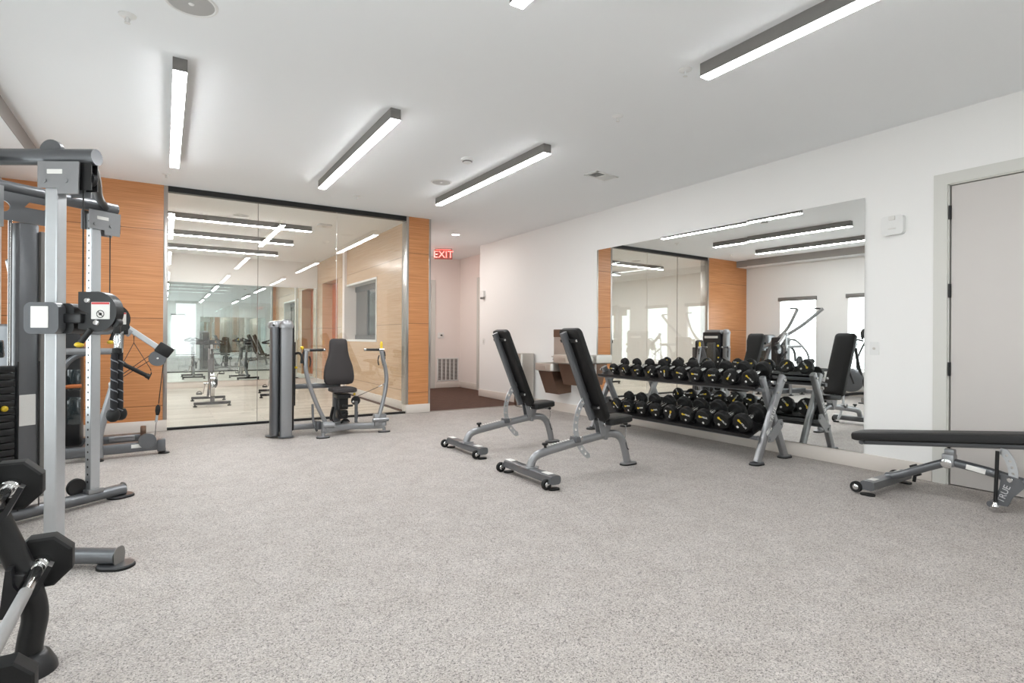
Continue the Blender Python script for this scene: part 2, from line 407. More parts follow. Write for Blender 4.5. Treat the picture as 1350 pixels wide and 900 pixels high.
# window wall with shades
WZ0, WZ1 = .50, 2.09
wins = [(6.35 - 1.45 * k, 7.15 - 1.45 * k) for k in range(8)]
wall_yz('wall_left', XL - .15, XL, rect(YN, 0, YG, H), [rect(a, WZ0, b, WZ1) for a, b in wins])
for k, (a, b, wy, wh) in enumerate([(a, b, None, WZ1 - WZ0) for a, b in wins] + [(a, b, YN, 1.8) for a, b in bwins]):
    wn = bpy.data.objects.new('window_%d' % (k + 1), None); C.objects.link(wn); struct(wn)
    if wy is None: wn.location = (XL, a, WZ0)
    else: wn.location = (b, YN, WZ0); wn.rotation_euler = (0, 0, PI / 2)
    f = MB(); hw, hh = b - a, wh
    for (c, d) in (((-.11, .02, hh / 2), (.06, .04, hh)), ((-.11, hw - .02, hh / 2), (.06, .04, hh)), ((-.11, hw / 2, .02), (.06, hw, .04)), ((-.11, hw / 2, hh - .02), (.06, hw, .04)), ((-.11, hw / 2, hh * .45), (.04, hw, .03))): f.box(c, d)
    f.build('window_frame', 'white', wn, smooth=False)
    box('pane', 'glassd', (-.125, .03, .03), (-.119, hw - .03, hh - .03), wn)
    MB().box((-.055, hw / 2, hh / 2 - .02), (.003, hw - .03, hh - .06)).build('shade', 'shade', wn, smooth=False)
    MB().box((.012, hw / 2, hh - .02), (.09, hw + .05, .085), bev=.008).build('shade_cassette', 'housing', wn)
    MB().cyl((-.055, .02, .05), (-.055, hw - .02, .05), .012).build('hem_bar', 'alu', wn)
# window in the studio's side wall
wn = bpy.data.objects.new('window_10', None); C.objects.link(wn); struct(wn)
y0, y1, z0, z1 = 9.83, 11.98, 1.11, 2.22
f = MB()
for lo, hi in (((XS - .012, y0 - .035, z0 - .035), (3.49, y1 + .035, z0 + .004)), ((XS - .012, y0 - .035, z1 - .004), (3.49, y1 + .035, z1 + .035)), ((XS - .012, y0 - .035, z0), (3.49, y0 + .004, z1)), ((XS - .012, y1 - .004, z0), (3.49, y1 + .035, z1))):
    f.box([(p + q) / 2 for p, q in zip(lo, hi)], [q - p for p, q in zip(lo, hi)])
f.build('window_frame', 'white', wn, smooth=False)
f = MB()
for c, d in (((3.45, (y0 + y1) / 2, z0 + .05), (.04, y1 - y0, .09)), ((3.45, (y0 + y1) / 2, z1 - .06), (.04, y1 - y0, .11)), ((3.45, y0 + .03, (z0 + z1) / 2), (.04, .06, z1 - z0)), ((3.45, y1 - .05, (z0 + z1) / 2), (.04, .1, z1 - z0)), ((3.45, y0 + 1.1, (z0 + z1) / 2), (.04, .06, z1 - z0))): f.box(c, d)
f.build('sash', 'darkgrey', wn, smooth=False)
box('pane', 'screen', (3.45, y0 + .03, z0 + .03), (3.456, y1 - .03, z1 - .03), wn)

# glass partition
gp = bpy.data.objects.new('window_11', None); C.objects.link(gp); struct(gp); gp.location = (0, YG + .03, 0)
xs = [.032, 1.05, 2.08, 3.118]
for k, (a, b) in enumerate(zip(xs, xs[1:])):
    yo = .0 if k != 1 else .0
    box('glass_panel', 'glass', (a + .003, yo - .006, .03), (b - .003, yo + .006, H - .065), gp)
    if k: box('seam_gasket', 'offwhite' if k == 2 else 'greyvent', (a - .0028, yo - .006, .03), (a + .0028, yo + .006, H - .065), gp)
box('top_track', 'black', (.03, -.035, H - .068), (3.12, .05, H), gp)
box('bottom_track', 'black', (.03, -.03, 0), (3.12, .03, .030), gp, bev=.003)
struct(box('ceiling_studio', 'ceil', (-2.2, YG + .2, H - .004), (XS, YB, H)))

# ================================================================== MIRRORS
def mirror_panel(lo_y, hi_y, label):
    c = (lo_y + hi_y) / 2; hw = (hi_y - lo_y) / 2 - .0015; z0, z1 = .142, 2.44
    o = thing('wall_mirror', label, 'mirror', (XM, c, z0), math.atan(.026) , 'mirror panels on the right wall')
    MB().box((.003, 0, (z1 - z0) / 2), (.006, 2 * hw, z1 - z0)).build('mirror_glass', 'mirror', o, smooth=False)
    MB().box((.018, 0, (z1 - z0) / 2), (.024, 2 * hw - .01, z1 - z0 - .01)).build('backing', 'white', o, smooth=False)
    return o
for a, b, l in ((4.945, 6.165, 'frameless wall mirror panel beside the drinking fountain, farthest from the grey door'), (3.72, 4.945, 'middle frameless wall mirror panel behind the dumbbell rack'), (2.548, 3.72, 'frameless wall mirror panel nearest the grey door on the right wall')):
    mirror_panel(a, b, l)
mm_ = thing('wall_mirror', 'large wall mirror behind the camera, seen only in reflections', 'mirror', (3.2, YN + .03, .3))
MB().box((0, 0, .95), (3.2, .006, 1.9)).build('mirror_glass', 'mirrort', mm_, smooth=False)
MB().box((0, -.016, .95), (3.18, .024, 1.88)).build('backing', 'white', mm_, smooth=False)
names = ['frameless studio mirror panel hidden at the far left behind the wood wall', 'frameless studio mirror panel at the left edge of the glass partition', 'frameless studio mirror panel behind the front spin bike', 'frameless studio mirror panel left of the chest press tower, second from the corner', 'frameless studio mirror panel in the corner beside the wood wall paled by sheen']
for k, (a, b) in enumerate(((-2.1, -.95), (-.95, .27), (.27, 1.30), (1.30, 2.33), (2.33, 3.22))):
    o = thing('studio_mirror', names[k], 'mirror', ((a + b) / 2, YB - .03, .142), 0, 'mirror panels on the studio back wall')
    MB().box((0, 0, 1.11), (b - a - .003, .006, 2.22)).build('mirror_glass', 'mirrort', o, smooth=False)
    MB().box((0, .016, 1.11), (b - a - .02, .024, 2.20)).build('backing', 'white', o, smooth=False)

# ================================================================== CEILING THINGS
def light_bar(x, y0, y1, label, grp, alongx=False, lampm='lamp'):
    L = y1 - y0; o = thing('linear_ceiling_light', label, 'ceiling light', ((x, (y0 + y1) / 2, H) if not alongx else ((y0 + y1) / 2, x, H)), PI / 2 if alongx else 0, grp)
    h = MB(); wd = .085
    h.box((0, 0, -.043), (wd, L, .086)); h.build('housing', 'housing', o, smooth=False)
    MB().box((0, 0, -.086), (wd - .006, L - .006, .011)).build('diffuser', lampm, o, smooth=False)
    return o
rows = [(4.30, 6.78), (.03, 2.49), (-4.30, -1.84)]
cols = [(.08, 'left'), (1.575, 'middle'), (3.08, 'right')]
words = {(0, 0): 'linear ceiling light at the left above the orange wood wall', (0, 1): 'linear ceiling light pointing at the glass partition, middle of the far row', (0, 2): 'linear ceiling light nearest the exit corridor, right of the smoke detector',
         (1, 0): 'linear ceiling light overhead left of the camera', (1, 1): 'linear ceiling light overhead whose end just touches the top of the photo', (1, 2): 'large linear ceiling light at upper right above the dumbbell mirror',
         (2, 0): 'linear ceiling light behind the camera on the window side', (2, 1): 'linear ceiling light behind the camera in the middle', (2, 2): 'linear ceiling light behind the camera on the door side'}
for r_, (a, b) in enumerate(rows):
    for c_, (x, _) in enumerate(cols): light_bar(x, a, b, words[(r_, c_)], 'linear lights in the gym', False, 'lamp' if r_ == 0 else 'lampd')
for y, l in ((9.68, 'studio linear ceiling light nearest the glass partition'), (11.25, 'studio linear ceiling light in the middle of three parallel bars'), (12.95, 'studio linear ceiling light nearest the studio back mirror')):
    light_bar(y, -.4, 2.08, l, 'linear lights in the studio', True, 'lamps')
def speaker(x, y, r, label):
    o = thing('ceiling_speaker', label, 'speaker', (x, y, H), 0, 'round ceiling speakers')
    MB().lathe([(r * .86, -.004), (r * .9, -.008), (r * .97, -.006), (r, 0), (r * .86, 0)], (0, 0, 0), seg=40).build('rim', 'white', o)
    MB().lathe([(0, -.005), (r * .86, -.004), (r * .86, 0)], (0, 0, 0), seg=40).build('grille', mat_grille, o)
    MB().lathe([(0, -.010), (.012, -.009), (.016, -.004)], (0, 0, 0), seg=16).build('logo_disc', 'white', o)
mat_grille = mat('speaker_grille', srgb(178, 177, 175), .6, noise=(400, .12))
speaker(.118, 3.56, .134, 'round white ceiling speaker cut by the top edge of the photo')
speaker(2.78, 6.04, .125, 'round ceiling speaker between the two far linear lights')
speaker(.98, 8.96 + .4, .125, 'round ceiling speaker inside the glass studio')
def sprinkler(x, y, label):
    o = thing('fire_sprinkler', label, 'sprinkler', (x, y, H), 0, 'ceiling sprinklers')
    MB().lathe([(0, -.012), (.022, -.012), (.03, -.006), (.044, -.004), (.046, 0)], (0, 0, 0), seg=24).build('escutcheon', 'white', o)
    h = MB().lathe([(0, -.042), (.007, -.04), (.007, -.012), (0, -.012)], (0, 0, 0), seg=10)
    h.lathe([(0, -.047), (.016, -.047), (.016, -.044), (0, -.044)], (0, 0, 0), seg=16)
    for a in (0, PI): h.tube([(.006 * math.cos(a), .006 * math.sin(a), -.014), (.013 * math.cos(a), .013 * math.sin(a), -.028), (.003 * math.cos(a), 0, -.044)], .002, seg=6)
    h.build('sprinkler_head', 'white', o)
sprinkler(-.189, 3.89, 'white ceiling sprinkler left of the large ceiling speaker')
sprinkler(3.18, 3.44, 'small ceiling sprinkler between the upper right light and the air vent')
sprinkler(2.127, 7.224, 'small ceiling sprinkler just in front of the glass partition track')
sprinkler(.01, 7.45, 'small ceiling sprinkler above the aluminium corner of the orange wood wall')
sprinkler(3.02, 2.60, 'small ceiling sprinkler peeking out beside the end of the upper right light')
sd = thing('smoke_detector', 'round white smoke detector between the two far linear ceiling lights', 'smoke detector', (2.64, 5.10, H))
MB().lathe([(0, -.018), (.060, -.018), (.066, -.010), (.066, 0)], (0, 0, 0), seg=32).build('mounting_base', 'white', sd)
MB().lathe([(0, -.052), (.028, -.050), (.044, -.042), (.05, -.018), (0, -.018)], (0, 0, 0), seg=32).build('sensor_head', 'white', sd)
MB().lathe([(.043, -.040), (.050, -.036), (.0505, -.028), (.045, -.024)], (0, 0, 0), seg=32).build('vent_ring', 'greyvent', sd)
vt = thing('air_vent', 'white rectangular ceiling air vent near the right wall', 'air vent', (4.19, 4.80, H), R(8))
f = MB()
for c, d in (((0, -.085, -.004), (.36, .03, .008)), ((0, .085, -.004), (.36, .03, .008)), ((-.165, 0, -.004), (.03, .2, .008)), ((.165, 0, -.004), (.03, .2, .008)), ((0, 0, -.004), (.02, .15, .008))): f.box(c, d)
f.build('frame', 'white', vt, smooth=False)
MB().box((0, 0, -.001), (.31, .15, .002)).build('duct_opening', 'greyvent', vt, smooth=False)
f = MB()
for k in range(9): f.box((-.08, -.064 + k * .016, -.005), (.14, .009, .0015), rot=(R(38), 0, 0)).box((.08, -.064 + k * .016, -.005), (.14, .009, .0015), rot=(R(-38), 0, 0))
f.build('louvers', 'white', vt, smooth=False)
ap = thing('ceiling_sensor', 'flat white ceiling unit inside the glass studio above the chest press', 'sensor', (2.22, 9.37, H))
MB().prism(rrect(.22, .22, .05), .03, Matrix.Translation((0, 0, -.02))).build('body', 'white', ap)
MB().box((0, 0, -.038), (.06, .06, .006), bev=.002).build('status_panel', 'offwhite', ap)
for dlx, dly, dll in ((4.41, 8.96, 'glowing round recessed downlight at the corridor entrance'), (3.95, 10.9, 'added fill downlight deep in the corridor, unseen behind the orange pier'), (3.95, 9.9, 'added fill downlight just inside the corridor, unseen behind the orange pier')):  # the two behind the pier are added to brighten the corridor
  dl = thing('recessed_downlight', dll, 'ceiling light', (dlx, dly, H), 0, 'corridor downlights')
  MB().lathe([(.062, -.001), (.066, -.006), (.082, -.004), (.084, 0)], (0, 0, 0), seg=32).build('trim_ring', 'white', dl)
  MB().lathe([(0, -.003), (.062, -.003), (.062, 0)], (0, 0, 0), seg=32).build('lens', 'downs' if dlx > 4.2 else 'down', dl)
ex = thing('exit_sign', 'red illuminated exit sign hanging from the corridor ceiling', 'exit sign', (4.89, 10.5, H), R(-28))
MB().box((0, 0, -.012), (.36, .05, .024), bev=.004).build('canopy', 'alu', ex)
MB().box((0, 0, -.125), (.37, .008, .20), bev=.002).build('acrylic_panel', glass('exit_acrylic', (.98, .55, .52, 1), .04), ex)
text_mesh('EXIT', .20, frame((0, -.0055, -.13), (1, 0, 0), (0, 0, 1)), 'lettering', 'exit', ex, .001)
MB().box((0, 0, -.0255), (.31, .012, .003)).build('glow_strip', 'exit', ex, smooth=False)
# ================================================================== WALL THINGS
dv = thing('alarm_strobe', 'white rounded alarm unit on the right wall beside the mirror', 'alarm', (XW, 2.315, 2.15), PI / 2)
MB().prism(rrect(.17, .165, .028), .05, frame((0, .025, 0), (1, 0, 0), (0, 0, 1))).build('housing', 'white', dv)
MB().prism(rrect(.05, .035, .008), .012, frame((0, .054, .06), (1, 0, 0), (0, 0, 1))).build('strobe_lens', 'offwhite', dv)
MB().box((.0, .051, -.03), (.06, .004, .012), bev=.001).build('label_strip', 'offwhite', dv)
def plate(nm, label, cat, loc, rz, w_, h_):
    o = thing(nm, label, cat, loc, rz)
    MB().prism(rrect(w_, h_, .006), .008, frame((0, .004, 0), (1, 0, 0), (0, 0, 1))).build('cover_plate', 'white', o); return o
o = plate('wall_outlet', 'small white outlet plate on the right wall beside the mirror', 'outlet', (XW, 2.47, 1.085), PI / 2, .075, .118)
MB().cyl((0, .008, 0), (0, .016, 0), .011).build('jack', 'steel', o)
o = plate('light_switch', 'small white switch plate near the corridor corner', 'light switch', (XW, 9.60, 1.09), PI / 2, .085, .13)
MB().box((0, .011, 0), (.034, .01, .066), bev=.002).build('rocker', 'offwhite', o)
o = thing('horn_speaker', 'small white wall alarm high on the wall near the corridor corner', 'alarm', (XW, 9.60, 2.03), PI / 2)
MB().prism(rrect(.11, .13, .015), .05, frame((0, .025, 0), (1, 0, 0), (0, 0, 1))).build('housing', 'white', o)
MB().box((0, .045, -.085), (.07, .06, .04), bev=.01).build('strobe_lens', 'greyvent', o)
o = plate('thermostat', 'square white thermostat on the corridor end wall', 'thermostat', (5.42, 11.75, 1.21), PI, .15, .13)
MB().prism(rrect(.10, .09, .01), .02, frame((0, .018, 0), (1, 0, 0), (0, 0, 1))).build('body', 'offwhite', o)
MB().box((0, .03, .005), (.05, .004, .03)).build('display', 'screen', o)
o = thing('return_grille', 'large white return air grille low on the corridor end wall', 'air vent', (5.60, 11.75, .42), PI)
f = MB(); gw, gh = .54, .54
for c, d in (((0, .006, gh / 2 - .012), (gw, .012, .024)), ((0, .006, -gh / 2 + .012), (gw, .012, .024))): f.box(c, d)
for k in range(6): f.box((-gw / 2 + .012 + k * (gw - .024) / 5, .006, 0), (.026, .012, gh))
f.build('frame', 'white', o, smooth=False)
MB().box((0, .001, 0), (gw - .02, .002, gh - .02)).build('duct_opening', 'greyvent', o, smooth=False)
f = MB()
for k in range(22): f.box((0, .006, -gh / 2 + .03 + k * .0225), (gw - .03, .009, .0018), rot=(R(35), 0, 0))
f.build('louvers', 'wall', o, smooth=False)

# drinking fountain (faces -X)
fo = thing('drinking_fountain', 'stainless steel two-level drinking fountain with bottle filler on the right wall', 'drinking fountain', (XW, 6.72, 0), PI / 2)
# local: +y out from wall, x along -Y ... (x=+ -> world +Y)
def basin(x0, x1, z0, z1, dep):
    b = MB(); w_ = x1 - x0; xm = (x0 + x1) / 2
    out = [(x0, 0), (x0, dep - .05)] + [(x0 + .05 - .05 * math.cos(R(a)), dep - .05 + .05 * math.sin(R(a))) for a in (30, 60, 90)] + [(x1 - .05 + .05 * math.sin(R(a)), dep - .05 + .05 * math.cos(R(a))) for a in (0, 30, 60, 90)] + [(x1, 0)]
    n = len(out); cxm = xm; cym = dep / 2
    def ring(sx, z, sy=None): return [b.bm.verts.new((cxm + (x - cxm) * sx, cym + (y - cym) * (sy or sx), z)) for x, y in out]
    rs = [ring(.9, z0), ring(1, z0 + .015), ring(1, z1 - .008), ring(.985, z1), ring(.90, z1), ring(.84, z1 - .03), ring(.6, z1 - .05)]
    for a, c in zip(rs, rs[1:]):
        for k in range(n): b.bm.faces.new((a[k], a[(k + 1) % n], c[(k + 1) % n], c[k]))
    b.bm.faces.new(rs[0][::-1]); b.bm.faces.new(rs[-1]); return b
# thing rz=+90deg: local x -> world +Y, local y -> world -X
basin(.02, .49, .655, .775, .43).build('low_basin', 'steel', fo)
basin(-.52, .01, .785, .915, .43).build('high_basin', 'steel', fo)
def skirt(x0, x1, zt, zb, d0, d1): return MB().prism([(0, zt), (d0, zt), (d1, zb), (0, zb + .02)], x1 - x0, frame(((x0 + x1) / 2, 0, 0), (0, 1, 0), (0, 0, 1)))
skirt(.09, .44, .655, .30, .38, .24).build('low_skirt', 'bronze', fo)
skirt(-.46, -.05, .785, .47, .36, .26).build('high_skirt', 'bronze', fo)
MB().prism(rrect(.36, .52, .01), .05, frame((.30, .025, 1.04), (1, 0, 0), (0, 0, 1))).build('filler_panel', 'steel', fo)
MB().prism(rrect(.30, .12, .01), .05, frame((.30, .055, 1.24), (1, 0, 0), (0, 0, 1))).build('filler_hood', 'bronze', fo)
MB().prism(rrect(.24, .24, .03), .012, frame((.30, .052, 1.02), (1, 0, 0), (0, 0, 1))).build('filler_alcove', 'steel', fo)
MB().box((.30, .09, .87), (.26, .1, .02), bev=.004).build('drip_tray', 'steel', fo)
for x, z in ((.40, .775), (-.40, .915)):
    MB().cyl((x, .09, z - .01), (x, .09, z + .03), .012).tube([(x, .09, z + .03), (x, .10, z + .05), (x, .13, z + .05)], .008, smooth=4).build('bubbler', 'chrome', fo)
for x, z in ((.25, .715), (-.25, .85)): MB().prism(rrect(.16, .05, .01), .008, frame((x, .432, z), (1, 0, 0), (0, 0, 1))).build('push_bar', 'steel', fo)

# bin
bn = thing('waste_bin', 'tall stainless steel waste bin with brown side beside the drinking fountain', 'waste bin', (5.20, 8.02 - .12, 0), R(-8))
MB().prism(rrect(.27, .27, .05, 6), .86, Matrix.Translation((0, 0, .44))).build('body', 'steel', bn)
MB().prism(rrect(.275, .275, .05, 6), .03, Matrix.Translation((0, 0, .886))).build('lid', 'steel', bn)
MB().box((-.1355, .06, .44), (.004, .10, .84)).build('side_panel', 'bronze', bn, smooth=False)
MB().prism(rrect(.25, .25, .05, 6), .012, Matrix.Translation((0, 0, .006))).build('base_ring', 'black', bn)

# ================================================================== GYM EQUIPMENT HELPERS
def wp(mb, name, m, th, par=None, **k):
    """part whose shapes were laid out in room coordinates"""
    mb.xf(Matrix.Translation(-Vector(th.location))); return mb.build(name, m, par or th, **k)
def cushion(outline, th, mx, edge=.018, name=None):
    b = MB(); xs_ = [p[0] for p in outline]; ys_ = [p[1] for p in outline]
    cx_, cy_ = (min(xs_) + max(xs_)) / 2, (min(ys_) + max(ys_)) / 2; W_, H_ = max(xs_) - min(xs_), max(ys_) - min(ys_)
    def ring(ins, z):
        sx, sy = (W_ - 2 * ins) / W_, (H_ - 2 * ins) / H_
        return [b.bm.verts.new((cx_ + (x - cx_) * sx, cy_ + (y - cy_) * sy, z)) for x, y in outline]
    e = edge
    rs = [ring(e * .7, 0), ring(0, e * .5), ring(0, th - e), ring(e * .3, th - e * .3), ring(e * .9, th), ring(min(W_, H_) * .25, th + .003)]
    n = len(outline)
    for a, c in zip(rs, rs[1:]):
        for k in range(n): b.bm.faces.new((a[k], a[(k + 1) % n], c[(k + 1) % n], c[k]))
    b.bm.faces.new(rs[0][::-1]); b.bm.faces.new(rs[-1]); b.xf(mx); return b
def foot_pad(mb, x, y, ang=0, l=.15, w_=.07, z=.0):
    mb.prism(rrect(l, w_, w_ * .48, 6), .012, Matrix.Translation((x, y, z + .018)) @ Matrix.Rotation(ang, 4, 'Z'))
def foot_rubber(x, y, ang=0, l=.16, w_=.08): return MB().prism(rrect(l, w_, w_ * .48, 6), .012, Matrix.Translation((x, y, .006)) @ Matrix.Rotation(ang, 4, 'Z'))
def wheel(par, x, y, z, r, name='wheel', side=1):
    MB().lathe([(0, -.014), (r * .55, -.014), (r * .9, -.016), (r, -.010), (r, .010), (r * .9, .016), (r * .55, .014), (0, .014)], (x, y, z), (0, 1, 0), 24).build(name, 'rubber', par)
    return MB().lathe([(0, -.021), (r * .3, -.021), (r * .5, -.016), (r * .5, .016), (r * .3, .021), (0, .021)], (x, y, z), (0, 1, 0), 18)
def arc_pts(cx_, cz, r, a0, a1, n): return [(cx_ + r * math.cos(R(a0 + (a1 - a0) * k / n)), cz + r * math.sin(R(a0 + (a1 - a0) * k / n))) for k in range(n + 1)]
def arc_plate(cx_, cz, r, a0, a1, wd, holes, th=.008, hr=.009):
    out = arc_pts(cx_, cz, r + wd / 2, a0, a1, 24) + [(cx_ + r * math.cos(R(a1)) + wd / 2 * math.cos(R(a1 + 90)), cz + r * math.sin(R(a1)) + wd / 2 * math.sin(R(a1 + 90)))] + arc_pts(cx_, cz, r - wd / 2, a1, a0, 24)
    hs = []
    for k in range(holes):
        a = R(a0 + (a1 - a0) * (k + .7) / (holes + .4)); hs.append(circ(hr, cx_ + r * math.cos(a), cz + r * math.sin(a), 10)[::-1])
    return MB().prism(out, th, frame((0, 0, 0), (1, 0, 0), (0, 0, 1)), hs)
XZ = lambda y=0: frame((0, y, 0), (1, 0, 0), (0, 0, 1))

# ------------------------------------------------------------------ incline bench
def incline_bench(label, loc, rz):
    o = thing('incline_bench', label, 'weight bench', loc, rz, 'incline benches facing the dumbbell mirror')
    MB().tube([(0, -.35, .075), (0, .33, .075)], .05, .034, square=.022, upv=(0, 0, 1)).build('crossbar', 'darkgrey', o)
    for y in (-.345, .325):
        foot_rubber(-.005, y * .97, 0, .09, .06).build('rubber_foot', 'rubber', o)
        MB().box((0, y + (.03 if y > 0 else .10) * (-1 if y > 0 else 1), .1105), (.055, .095, .003), bev=.001).build('warning_label', 'offwhite', o)
    for y in (-.305, .365):
        h_ = wheel(o, -.055, y, .042, .042); h_.build('hub', 'chrome', o.children[-1])
    MB().box((-.03, -.28, .065), (.05, .012, .04), bev=.004).box((-.03, .34, .065), (.05, .012, .04), bev=.004).build('wheel_bracket', 'darkgrey', o)
    MB().tube([(0, 0, .09), (.012, 0, .135), (.05, 0, .185), (.13, 0, .212), (.3, 0, .238), (.5, 0, .265), (.8, 0, .302), (.92, 0, .300), (.995, 0, .262), (1.04, 0, .185), (1.085, 0, .03)], .030, .036, smooth=6, seg=18, upv=(0, 0, 1)).build('main_frame', 'grey', o)
    MB().box((0, 0, .108), (.12, .10, .012), bev=.004).box((.80, 0, .302), (.035, .072, .085), bev=.006).build('weld_plate', 'grey', o)
    f = MB(); foot_pad(f, 1.10, 0, 0, .17, .08); f.build('front_foot', 'grey', o)
    foot_rubber(1.10, 0, 0, .18, .09).build('rubber_foot', 'rubber', o)
    f = MB()
    for k in range(8): f.prism(rrect(.014, .022, .006, 3), .003, frame((.20 + .028 * k, 0, .268 + .0038 * k), (1, 0, .13), (0, 1, 0)))
    f.build('position_marks', 'white', o)
    MB().cyl((.155, 0, .245), (.15, 0, .285), .012).cyl((.152, 0, .272), (.15, 0, .292), .026, bev=.005).build('pull_knob', 'blackplastic', o)
    MB().box((.475, 0, .29), (.06, .09, .05), bev=.008).build('selector_block', 'darkgrey', o)
    arc_plate(.80, .40, .325, 122, 236, .050, 10, hr=.012).build('adjustment_arc', 'upright', o, smooth=False)
    MB().cyl((.51, -.045, .30), (.51, .045, .30), .016, bev=.003).build('pivot_bolt', 'chrome', o)
    # backrest: rear line point, along d, normal n
    A = Vector((.454, 0, .872)); d = Vector((.398, 0, -.917)); n = Vector((.917, 0, .398)); yv = Vector((0, 1, 0))
    fr_ = frame(A + n * .025, d, n)      # local x along d, y along n, z = d x n
    b = MB().tube([A + n * .025 + d * t for t in (-.355, .47)], .022, .03, square=.012, upv=n)
    b.build('backrest_frame', 'darkgrey', o)
    for t in (-.27, .36):
        MB().box((0, 0, 0), (.03, .028, .20), bev=.004).xf(frame(A + n * .052 + d * t, d, n)).build('pad_bracket', 'black', o)
        for s in (-1, 1): MB().cyl(A + n * .052 + d * t + yv * .09 * s, A + n * .052 + d * t + yv * .108 * s, .011).build('bolt', 'chrome', o)
    mx = frame(A + n * .064 + d * .075, d, (0, 1, 0))
    # x along d, y = Y, z = d x Y
    if (d.cross(yv)).dot(n) < 0: mx = frame(A + n * .064 + d * .075, d, (0, -1, 0))
    cushion(rrect(.875, .265, .05, 6), .068, mx, .022).build('backrest_pad', 'vinyl', o)
    cushion([(x, y * (1 - .25 * max(0, x / .15))) for x, y in rrect(.30, .26, .045, 6)], .062, Matrix.Translation((.925, 0, .402)) @ Matrix.Rotation(R(-3), 4, 'Y'), .02).build('seat_pad', 'vinyl', o)
    b = MB().box((.92, 0, .392), (.24, .07, .02), rot=(0, R(-3), 0), bev=.004)
    b.prism([(.74, .30), (.82, .30), (.86, .39), (.78, .46), (.70, .46)], .008, XZ(.032)).prism([(.74, .30), (.82, .30), (.86, .39), (.78, .46), (.70, .46)], .008, XZ(-.032))
    b.build('seat_bracket', 'grey', o, smooth=False)
    MB().cyl((.775, -.06, .405), (.775, .06, .405), .022, bev=.004).build('hinge_pin', 'chrome', o)
    MB().cyl((1.03, -.05, .385), (1.03, .05, .385), .014, bev=.003).build('seat_lever', 'black', o)
    MB().tube([(1.0, -.02, .385), (1.045, -.02, .36), (1.05, -.02, .30), (1.035, -.02, .24), (1.045, -.02, .21)], .0035, seg=8, smooth=6).build('tether', 'chrome', o)
    MB().tube([(1.04, -.02, .215), (1.05, -.02, .17), (1.075, -.02, .145)], .011, .008, seg=10, smooth=3).build('pull_pin', 'blackplastic', o)
    return o
incline_bench('incline bench standing nearest the camera, right of the other, with its backrest before the fountain', (2.535, 3.76, 0), R(.4))
incline_bench('incline bench standing farther back, left of the other, before the white wall', (2.585, 4.99, 0), R(1.4))

